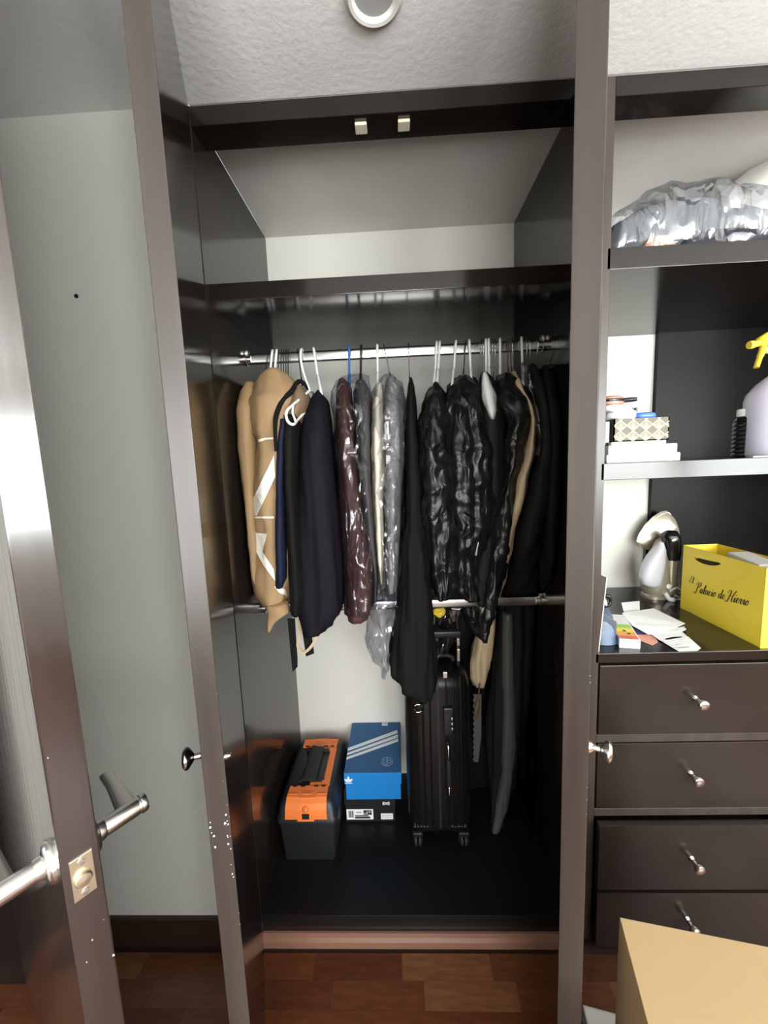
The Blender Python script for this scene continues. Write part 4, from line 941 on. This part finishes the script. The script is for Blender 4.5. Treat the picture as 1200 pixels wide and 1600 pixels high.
# spray bottle and jar
sp = thing('spray_bottle', 'lilac translucent spray bottle with a yellow trigger on the middle shelf', 'spray bottle', (1.473, .10, zs))
bm = BM(); lathe(bm, [(.070, 0), (.074, .006), (.074, .150), (.070, .168), (.050, .195), (.030, .212), (.018, .222), (.016, .235)], (1.473, .10, zs), (0, 0, 1), 40); obj('bottle', bm, 'lilac', sp, smooth=True)
bm = BM(); lathe(bm, [(.019, .228), (.019, .250), (.015, .254)], (1.473, .10, zs), (0, 0, 1), 24); obj('collar', bm, 'white', sp, smooth=True)
bm = BM(); tube(bm, catmull([(1.376, .085, zs + .288), (1.393, .086, zs + .292), (1.423, .09, zs + .308), (1.458, .097, zs + .312), (1.493, .103, zs + .300)], 6), [.008] * 7 + [.013] * 18, 14); box(bm, 1.453, 1.485, .088, .112, zs + .252, zs + .305, .004); hd_ = obj('trigger_head', bm, 'yellowp', sp, smooth=True)
bm = BM(); lathe(bm, [(.009, 0), (.010, .003), (.010, .010), (.0085, .012)], (1.366, .083, zs + .287), (1, .05, .1), 16); obj('nozzle', bm, 'yellowp', hd_, smooth=True)
bm = BM(); tube(bm, catmull([(1.410, .089, zs + .296), (1.404, .088, zs + .27), (1.397, .087, zs + .25), (1.391, .086, zs + .231)], 6), [.009] * 10 + [.0075] * 9, 12, flat=.7); obj('trigger', bm, 'yellowp', hd_, smooth=True)
bm = BM(); box(bm, 1.416, 1.440, .082, .098, zs + .266, zs + .284, .003); obj('piston', bm, 'white', hd_, smooth=True)
jr = thing('jar', 'ribbed black jar with a white lid beside the spray bottle', 'jar', (1.420, .135, zs))
bm = BM(); pr2 = [(.030, 0), (.033, .004)]
for k in range(8): pr2 += [(.0335, .008 + k * .012), (.0320, .012 + k * .012), (.0335, .016 + k * .012)]
lathe(bm, pr2 + [(.030, .108), (.024, .112)], (1.423, .135, zs), (0, 0, 1), 32); obj('body', bm, 'blackgloss', jr, smooth=True)
bm = BM(); lathe(bm, [(.024, .112), (.025, .114), (.025, .130), (.023, .132), (.0001, .132)], (1.423, .135, zs), (0, 0, 1), 28); obj('lid', bm, 'white', jr, smooth=True)
bm = BM(); box(bm, 1.335, 1.425, .012, .02, zs, zs + .004, .001); tag(obj('label_strip', bm, 'faint'), 'thin grey strip lying at the shelf edge before the jar', 'strip')

# --- counter
zc = .894
iron = thing('steam_iron', 'champagne and black steam iron standing on its heel on the counter', 'iron', (1.37, .41, zc))
Y0 = .415
def I(u, v, y=Y0): return at(985 + u * 215 / 1200, 780 + v * 180 / 1005, y)
# heel stand
bm = BM(); c = I(215, 830); 
loops = []
for h, f in ((0, 1), (.010, 1), (.016, .85)):
    loops.append([Vector((c.x + .042 * f * sg(cos(a), .7), Y0 + .040 * f * sg(sin(a), .7), zc + h)) for a in [2 * pi * k / 28 for k in range(28)]])
loft(bm, loops); obj('heel', bm, 'champagne', iron, smooth=True)
# main body: ellipses up the picture's rising line
def loft_e(rows, m, name, label=None, par=iron, n=28, e=.85):
    bm = BM(); loft(bm, [[Vector((p.x + 1.1 * rx * sg(cos(a), e), p.y + ry * sg(sin(a), e), max(zc + .012, p.z + tl * cos(a)))) for a in [2 * pi * k / n for k in range(n)]] for p, rx, ry, tl in rows])
    return obj(name, bm, m, par, smooth=True, label=label, ang=60)
loft_e([(I(240, 838), .044, .040, -.004), (I(250, 790), .055, .045, -.004), (I(250, 700), .056, .045, 0), (I(252, 600), .052, .042, .004), (I(262, 500), .044, .036, .008), (I(285, 420), .034, .030, .012), (I(300, 340), .026, .024, .014)], 'champagne', 'body')
K = lambda u, v: I(u, v, Y0 - .030)
H = lambda u, v: I(u, v, Y0 - .024)
loft_e([(K(195, 765), .012, .012, 0), (K(180, 735), .030, .022, 0), (K(180, 660), .036, .028, .004), (K(200, 560), .035, .028, .008), (K(225, 470), .027, .024, .012), (K(243, 405), .014, .014, .012), (K(248, 385), .003, .004, .006)], 'tank', 'water_tank', 'frosted white water tank')
loft_e([(H(360, 525), .020, .024, 0), (H(362, 470), .023, .027, 0), (H(360, 400), .024, .028, 0), (H(355, 335), .025, .028, .003), (H(335, 295), .022, .024, .008), (H(320, 280), .008, .010, .004)], 'blackgloss', 'handle_grip', 'glossy black top of the handle')
loft_e([(H(335, 800), .020, .022, 0), (H(345, 700), .019, .022, 0), (H(352, 600), .018, .022, 0), (H(358, 525), .019, .022, 0)], 'champagne', 'handle')
bm = BM(); p = I(380, 358, Y0 - .050); lathe(bm, [(.0085, 0), (.0085, .004), (.006, .006), (.0001, .006)], (p.x, Y0 - .050, p.z), (0, -1, 0), 20); obj('steam_button', bm, 'satin', iron, smooth=True)
bm = BM(); p = I(333, 760, Y0 - .046); lathe(bm, [(.009, 0), (.009, .003), (.006, .005), (.0001, .005)], (p.x, Y0 - .046, p.z), (0, -1, 0), 20); obj('round_badge', bm, 'print', iron, smooth=True)
# sole plate: pointed shield leaning back, tip at the top
tipP, botL, rgt = I(335, 115), I(80, 395), I(400, 270)
outl = [(335, 113), (290, 122), (220, 165), (150, 235), (95, 320), (75, 380), (85, 405), (130, 440), (190, 420), (260, 350), (330, 290), (395, 262), (392, 225), (370, 165), (350, 125)]
bm = BM(); base_ = [I(u, v, Y0 + .055) for u, v in outl]; ctr = sum(base_, Vector()) / len(base_)
dirn = Vector((-.55, .35, .45)).normalized()
loft(bm, [[ctr + (p - ctr) * 1.0 + dirn * .0 for p in base_], [ctr + (p - ctr) * 1.0 + dirn * .010 for p in base_]]); obj('sole_plate', bm, 'sole', iron, smooth=False)
bm = BM(); loft(bm, [[ctr + (p - ctr) * .97 for p in base_], [ctr + (p - ctr) * .90 - dirn * .020 for p in base_], [ctr + (p - ctr) * .55 - dirn * .045 for p in base_]]); obj('skirt', bm, 'champagne', iron, smooth=True, ang=50)
bm = BM(); tube(bm, catmull([I(300, 815, Y0 - .045), I(340, 870, Y0 - .05), Vector((I(385, 915, Y0 - .06).x, Y0 - .06, max(zc + .008, I(385, 915, Y0 - .06).z)))], 6), .008, 12); obj('cord_sleeve', bm, 'white', iron, smooth=True)
bm = BM(); q = I(385, 915, Y0 - .06); q.z = max(q.z, zc + .008)
tube(bm, catmull([q, (q.x + .02, q.y + .01, zc + .006), (q.x + .045, .36, zc + .005), (q.x + .03, .40, zc + .006), (q.x - .005, .375, zc + .03), (q.x + .01, .36, zc + .05), (q.x + .035, .37, zc + .03), (q.x + .055, .42, zc + .01), (q.x + .065, .47, zc + .03), (q.x + .05, .485, zc + .09), (q.x + .02, .48, zc + .14)], 8), .0034, 10); obj('cord', bm, 'white', iron, smooth=True)

# yellow paper shopping bag with lettering
by = thing('shopping_bag', 'yellow paper shopping bag with black script lettering on the counter', 'bag', (1.45, .16, zc))
XA, XB, YA, YB, ZT = 1.390, 1.500, .012, .302, zc + .216
bm = BM()
outer = [(YA, zc + .001), (YB, zc + .001), (YB, ZT), (YA, ZT)]
slot = []
for k in range(26):
    a = 2 * pi * k / 26; yy_ = .205 + .053 * cos(a); zz_ = ZT - .034 + .0075 * sin(a) + .006 * cos(a) ** 2 - .003 * cos(a); slot.append((yy_, zz_))
vo = [bm.verts.new((XA, y_, z_)) for y_, z_ in outer]; vi = [bm.verts.new((XA, y_, z_)) for y_, z_ in slot]
es = [bm.edges.new((vo[i], vo[(i + 1) % 4])) for i in range(4)] + [bm.edges.new((vi[i], vi[(i + 1) % 26])) for i in range(26)]
bmesh.ops.triangle_fill(bm, edges=es, use_beauty=True)
r_ = bmesh.ops.extrude_face_region(bm, geom=list(bm.faces)); bmesh.ops.translate(bm, verts=[v for v in r_['geom'] if isinstance(v, bmesh.types.BMVert)], vec=(.0012, 0, 0))
obj('front_panel', bm, 'yellow', by)
bm = BM(); box(bm, XB - .0012, XB, YA, YB, zc + .001, ZT); obj('back_panel', bm, 'yellow', by)
bm = BM(); mx_ = (XA + XB) / 2; prism(bm, [(XA, YB - .001), (mx_, YB - .002), (XB, YB - .001), (XB, YB), (mx_, YB - .001), (XA, YB)], 'z', zc + .001, ZT); obj('gusset', bm, 'yellow', by)
bm = BM(); prism(bm, [(XA, YA), (mx_, YA + .003), (XB, YA), (XB, YA + .001), (mx_, YA + .004), (XA, YA + .001)], 'z', zc + .001, ZT); obj('gusset', bm, 'yellow', by)
bm = BM(); box(bm, XA, XB, YA, YB, zc, zc + .0015); obj('bottom', bm, 'yellow', by)
bm = blob(((XA + XB) / 2, .16, zc + .09), (.050, .135, .096), .35, 36, 20, 3, .008, 14, zc + .002); tag(obj('dark_tissue', bm, 'inside', smooth=True, ang=120), 'dark green tissue filling the yellow shopping bag', 'tissue paper')
bm = BM(); box(bm, -.03, .03, -.052, .052, 0, .05, .004, 2, mtx=Matrix.Translation((1.452, .125, zc + .166)) @ Matrix.Rotation(.12, 4, 'X')); tag(obj('grey_packet', bm, 'tissue'), 'pale grey packet poking out of the yellow shopping bag', 'packet')
# script lettering drawn as broad-pen strokes (right = towards the room, -y)
GL = {'l': ([[(0, .1), (.25, .55), (.45, 1.7), (.3, 2.0), (.18, 1.5), (.15, .3), (.3, 0), (.55, .2)]], .55),
      'a': ([[(.62, .85), (.3, 1.0), (.05, .5), (.2, .03), (.5, .4), (.64, .95), (.58, .25), (.7, 0), (.95, .25)]], .92),
      'c': ([[(.55, .8), (.35, 1.0), (.08, .6), (.12, .1), (.4, 0), (.7, .3)]], .68),
      'i': ([[(0, .4), (.2, .95), (.13, .2), (.27, 0), (.5, .3)], [(.27, 1.42), (.30, 1.5), (.33, 1.42)]], .48),
      'o': ([[(.4, 1.0), (.1, .7), (.1, .15), (.35, 0), (.6, .45), (.5, .95), (.4, 1.0), (.55, .75), (.8, .8)]], .78),
      'd': ([[(.62, .85), (.3, 1.0), (.05, .5), (.2, .03), (.5, .4), (.78, 2.0), (.6, .3), (.72, 0), (.98, .25)]], .95),
      'e': ([[(.05, .4), (.45, .6), (.5, .95), (.28, 1.0), (.08, .5), (.22, .03), (.45, .05), (.72, .35)]], .70),
      'r': ([[(0, .4), (.15, .9), (.22, 1.05), (.42, .9), (.36, .3), (.48, 0), (.72, .3)]], .68),
      'P': ([[(.55, 2.2), (.35, 1.0), (.1, -.15), (-.35, -.35), (-.5, .1)], [(-.15, 1.7), (.2, 2.3), (.9, 2.35), (1.15, 1.9), (.8, 1.3), (.45, 1.25)]], 1.2),
      'H': ([[(-.2, 1.6), (.15, 2.2), (.55, 2.1), (.4, 1.0), (.1, -.1), (-.25, -.3), (-.45, .1)], [(1.65, 2.35), (1.25, 1.6), (1.0, .5), (1.15, 0), (1.5, .2)], [(.2, 1.0), (.7, 1.15), (1.2, 1.1)]], 1.5),
      'E': ([[(.95, 1.9), (.8, 2.2), (.4, 2.1), (.35, 1.5), (.7, 1.25), (.2, 1.1), (-.1, .5), (.2, -.05), (.7, .1), (.95, .5)]], 1.0)}
def script(bm, text, y0, z0, h, slope=0.0, thick=1.0):
    cur = 0
    for ch in text:
        if ch == ' ': cur += .55; continue
        st, adv = GL[ch]
        for s in st:
            P = catmull([(a + cur + .35 * b * .55, b, 0) for a, b in s], 6)
            L_, R__ = [], []
            for i, p in enumerate(P):
                t = (P[min(i + 1, len(P) - 1)] - P[max(i - 1, 0)]); t = t.normalized() if t.length else Vector((1, 0, 0))
                wd = (.045 + .13 * abs(t.y) * (1 if t.y < 0 else .25)) * thick
                n = Vector((-t.y, t.x, 0)) * wd / 2; L_.append(p + n); R__.append(p - n)
            W_ = lambda p, x: Vector((x, y0 - p.x * h, z0 + p.y * h + slope * p.x * h))
            loft(bm, [[W_(l, XA - .0005), W_(r, XA - .0005), W_(r, XA), W_(l, XA)] for l, r in zip(L_, R__)])
        cur += adv
    return cur * h
bm = BM(); script(bm, 'El', .266, zc + .099, .0105, .10, 1.1); script(bm, 'Palacio de Hierro', .240, zc + .076, .0142, .125, 1.35); obj('script_lettering', bm, 'ink', by, label='black script lettering')

# papers, boxes and pouch on the counter
def sheet(name, label, m, pts, z, cat='paper', curl=0, th=.0006):
    bm = BM(); P = []
    for (u, v), c in zip(pts, curl if isinstance(curl, (list, tuple)) else [curl] * len(pts)):
        d = ray(u, v); zz = z + c; p = CAM + d * ((zz - CAM.z) / d.z); P.append(p)
    loft(bm, [P, [p + Vector((0, 0, th)) for p in P]]); return tag(obj(name, bm, m), label, cat)
D4 = lambda x, y: (925 + x * 180 / 1200, 850 + y * 180 / 1200)
sheet('paper_sheet', 'salmon printed leaflet under the white papers', 'salmon', [D4(*p) for p in ((440, 950), (640, 930), (690, 1025), (630, 1058), (510, 1010))], zc + .001)
sheet('paper_sheet', 'indigo printed leaflet under the top white paper', 'indigo', [D4(*p) for p in ((370, 810), (500, 880), (560, 945), (440, 945))], zc + .002)
p_ = sheet('paper_sheet', 'frontmost white printed paper at the counter edge', 'paper', [D4(*p) for p in ((620, 945), (1000, 965), (1135, 1085), (1100, 1112), (900, 1118), (760, 1035))], zc + .003)
p_ = sheet('paper_sheet', 'white printed paper above the frontmost one', 'paper', [D4(*p) for p in ((600, 930), (940, 915), (1050, 1025), (1030, 1048), (860, 1060), (700, 1000))], zc + .0045)
sheet('paper_sheet', 'folded white paper just under the top sheet', 'paper', [D4(*p) for p in ((560, 930), (960, 860), (982, 892), (930, 915), (600, 935))], zc + .006)
sheet('paper_sheet', 'large top white sheet lying across the other papers', 'paper', [D4(*p) for p in ((310, 720), (640, 672), (972, 830), (880, 870), (590, 945), (420, 850))], zc + .008, curl=[.012, .004, .0, .0, .0, .006])
sheet('paper_sheet', 'small white card standing behind the large sheet', 'paper', [D4(*p) for p in ((305, 612), (496, 594), (498, 692), (335, 728))], zc + .012, curl=[.012, .010, 0, 0])
bm = BM()
for q, z in (([(760, 985), (860, 965), (940, 965), (935, 975), (770, 1000)], .0036), ([(860, 1050), (930, 1040), (935, 1048), (865, 1060)], .0036), ([(900, 1078), (1010, 1066), (1015, 1078), (905, 1090)], .0046), ([(540, 850), (640, 835), (645, 840), (545, 857)], .0090), ([(620, 790), (760, 770), (765, 775), (625, 797)], .0090)):
    P = []
    for x, y in q:
        d = ray(*D4(x, y)); P.append(CAM + d * ((zc + z + .0012 - CAM.z) / d.z))
    loft(bm, [P, [p + Vector((0, 0, .0003)) for p in P]])
obj('printed_lines', bm, 'faint', p_)
# little box with a rainbow top
rb = thing('rainbow_box', 'small white box with rainbow stripes on top at the counter edge', 'box', (1.08, .1, zc))
def onz(x, y, z):
    d = ray(*D4(x, y)); return CAM + d * ((z - CAM.z) / d.z)
hB = .026; fl_, fr_ = onz(288, 985, zc + hB), onz(505, 1000, zc + hB); 
bl_ = fl_ + Vector((.055, .17, 0)); br_ = fr_ + Vector((.055, .17, 0)) * 1.0
bm = BM(); T = [fl_, fr_, br_, bl_]; loft(bm, [[p - Vector((0, 0, hB - .0005)) for p in T], T]); obj('carton', bm, 'paper', rb)
for nm, m_, f0, f1 in (('red_stripe', 'rainbowred', .0, .12), ('orange_stripe', 'rainboworange', .12, .27), ('yellow_stripe', 'rainbowyellow', .27, .42), ('green_stripe', 'rainbowgreen', .42, .56)):
    bm = BM(); q = lambda a, f: a + Vector((.055, .17, 0)) * f; e_ = (fr_ - fl_) * .06; P = [q(fl_, f0) + e_ * .3, q(fr_, f0) - e_, q(fr_, f1) - e_, q(fl_, f1) + e_ * .3]
    loft(bm, [P, [p + Vector((0, 0, .0005)) for p in P]]); obj(nm, bm, m_, rb)
bm = BM()
for f, a in ((.30, .45), (.20, .60)):
    c = fl_ + (fr_ - fl_) * a + Vector((.055, .17, 0)) * f + Vector((0, 0, .0005)); lathe(bm, [(.0001, 0), (.005, 0), (.005, .0004), (.0001, .0004)], c, (0, 0, 1), 10)
obj('printed_dot', bm, 'goldtassel', rb)
# slate and blue pouch with sunglasses, thin leaning panel
pc = thing('pouch', 'blue and slate leatherette pouch standing at the left end of the counter', 'pouch', (1.02, .1, zc))
bm = BM(); loops = []
for i in range(15):
    f = i / 14; hh = zc + .001 + .083 * f; bx = .034 * (1 - .35 * f ** 2) + .004; loops.append([Vector((1.015 + bx * sg(cos(a), .7) + .004 * noise.noise(Vector((cos(a) * 2, sin(a) * 2, f * 4))), .105 + (.062 - .012 * f) * sg(sin(a), .7), hh + .030 * f * sin(a) * .6)) for a in [2 * pi * k / 32 for k in range(32)]])
loft(bm, loops); obj('body', bm, 'denim', pc, smooth=True, ang=60)
bm = BM(); loops = []
for f in (0, .3, .6, 1):
    loops.append([Vector((.984 + .052 * f + dx, .058 - .006 * f + .10 * 0, zc + .100 - .035 * f + dz)) for dx, dz in ((0, 0), (.0, -.045), (.003, -.045), (.003, 0))])
loft(bm, loops); obj('flap', bm, 'denimdark', pc, label='slate grey flap')
sg_ = thing('sunglasses', 'black sunglasses resting on top of the blue pouch', 'glasses', (1.035, .115, zc + .10))
bm = BM(); tube(bm, catmull([(1.0, .13, zc + .112), (1.02, .11, zc + .118), (1.038, .10, zc + .122), (1.046, .10, zc + .110), (1.043, .10, zc + .095), (1.030, .105, zc + .090)], 6), .006, 10); obj('frame', bm, 'blackgloss', sg_, smooth=True)
bm = BM(); lathe(bm, [(.0001, -.001), (.013, -.001), (.013, .001), (.0001, .001)], (1.036, .10, zc + .106), (.4, -1, .2), 20); obj('lens', bm, 'satin', sg_, smooth=True, label='shiny lens')
lpn = thing('leaning_board', 'thin brown board with a pale edge leaning at the left end of the counter', 'board', (.972, .02, zc))
bm = BM(); prism(bm, [(.9665, zc + .0005), (.9685, zc + .0005), (.984, zc + .205), (.9665, zc + .213)], 'y', .008, .0115); obj('face', bm, 'edge', lpn)
bm = BM(); prism(bm, [(.9685, zc + .0005), (.9705, zc + .0005), (.9862, zc + .2045), (.984, zc + .2055)], 'y', .0078, .0118); obj('pale_edge', bm, 'ivoryplastic', lpn, label='pale cut edge')

# ================================================================== FOREGROUND
kb = thing('cardboard_box', 'large kraft cardboard box in the right foreground before the drawers', 'box', (1.05, -.55, 0))
zt = .55; ca = Vector((.838, -.344, 0)); dx_ = Vector((.983, -.184, 0)); dy_ = Vector((-.184 * 1.5, -.95, 0)).normalized()
dy_ = Vector((-.255, -.967, 0)); dx_ = Vector((.983, -.19, 0))
bm = BM(); Q = [ca, ca + dx_ * .46, ca + dx_ * .46 + dy_ * .36, ca + dy_ * .36]
def ring(z, ins=0): 
    c = sum(Q, Vector()) / 4; return [c + (p - c) * (1 - ins) + Vector((0, 0, z)) for p in Q]
loft(bm, [ring(0.0005), ring(zt - .003), ring(zt, .004)])
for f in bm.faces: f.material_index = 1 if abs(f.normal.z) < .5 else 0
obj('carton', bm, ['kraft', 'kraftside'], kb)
bm = BM(); cc = sum(Q, Vector()) / 4
mA = (Q[0] + Q[3]) / 2; mB = (Q[1] + Q[2]) / 2; nv = (Q[3] - Q[0]).normalized()
loft(bm, [[mA * .0 + mA + nv * s + Vector((0, 0, z)) for s, z in ((-.025, zt + .0002), (.025, zt + .0002), (.025, zt + .0009), (-.025, zt + .0009))], [mB + nv * s + Vector((0, 0, z)) for s, z in ((-.025, zt + .0002), (.025, zt + .0002), (.025, zt + .0009), (-.025, zt + .0009))]])
bm.free()
wb = thing('white_carton', 'small off-white carton on the parquet between the door and cardboard box', 'box', (.92, -.25, 0))
bm = BM(); P = [Vector((.868, -.160, 0)), Vector((.952, -.178, 0)), Vector((.930, -.30, 0)), Vector((.850, -.285, 0))]
loft(bm, [[p + Vector((0, 0, .0005)) for p in P], [p + Vector((0, 0, .048)) for p in P], [P[0] * .96 + P[2] * .04 + Vector((0, 0, .05)), P[1] * .96 + P[3] * .04 + Vector((0, 0, .05)), P[2] * .96 + P[0] * .04 + Vector((0, 0, .05)), P[3] * .96 + P[1] * .04 + Vector((0, 0, .05))]])
obj('carton', bm, 'white', wb)
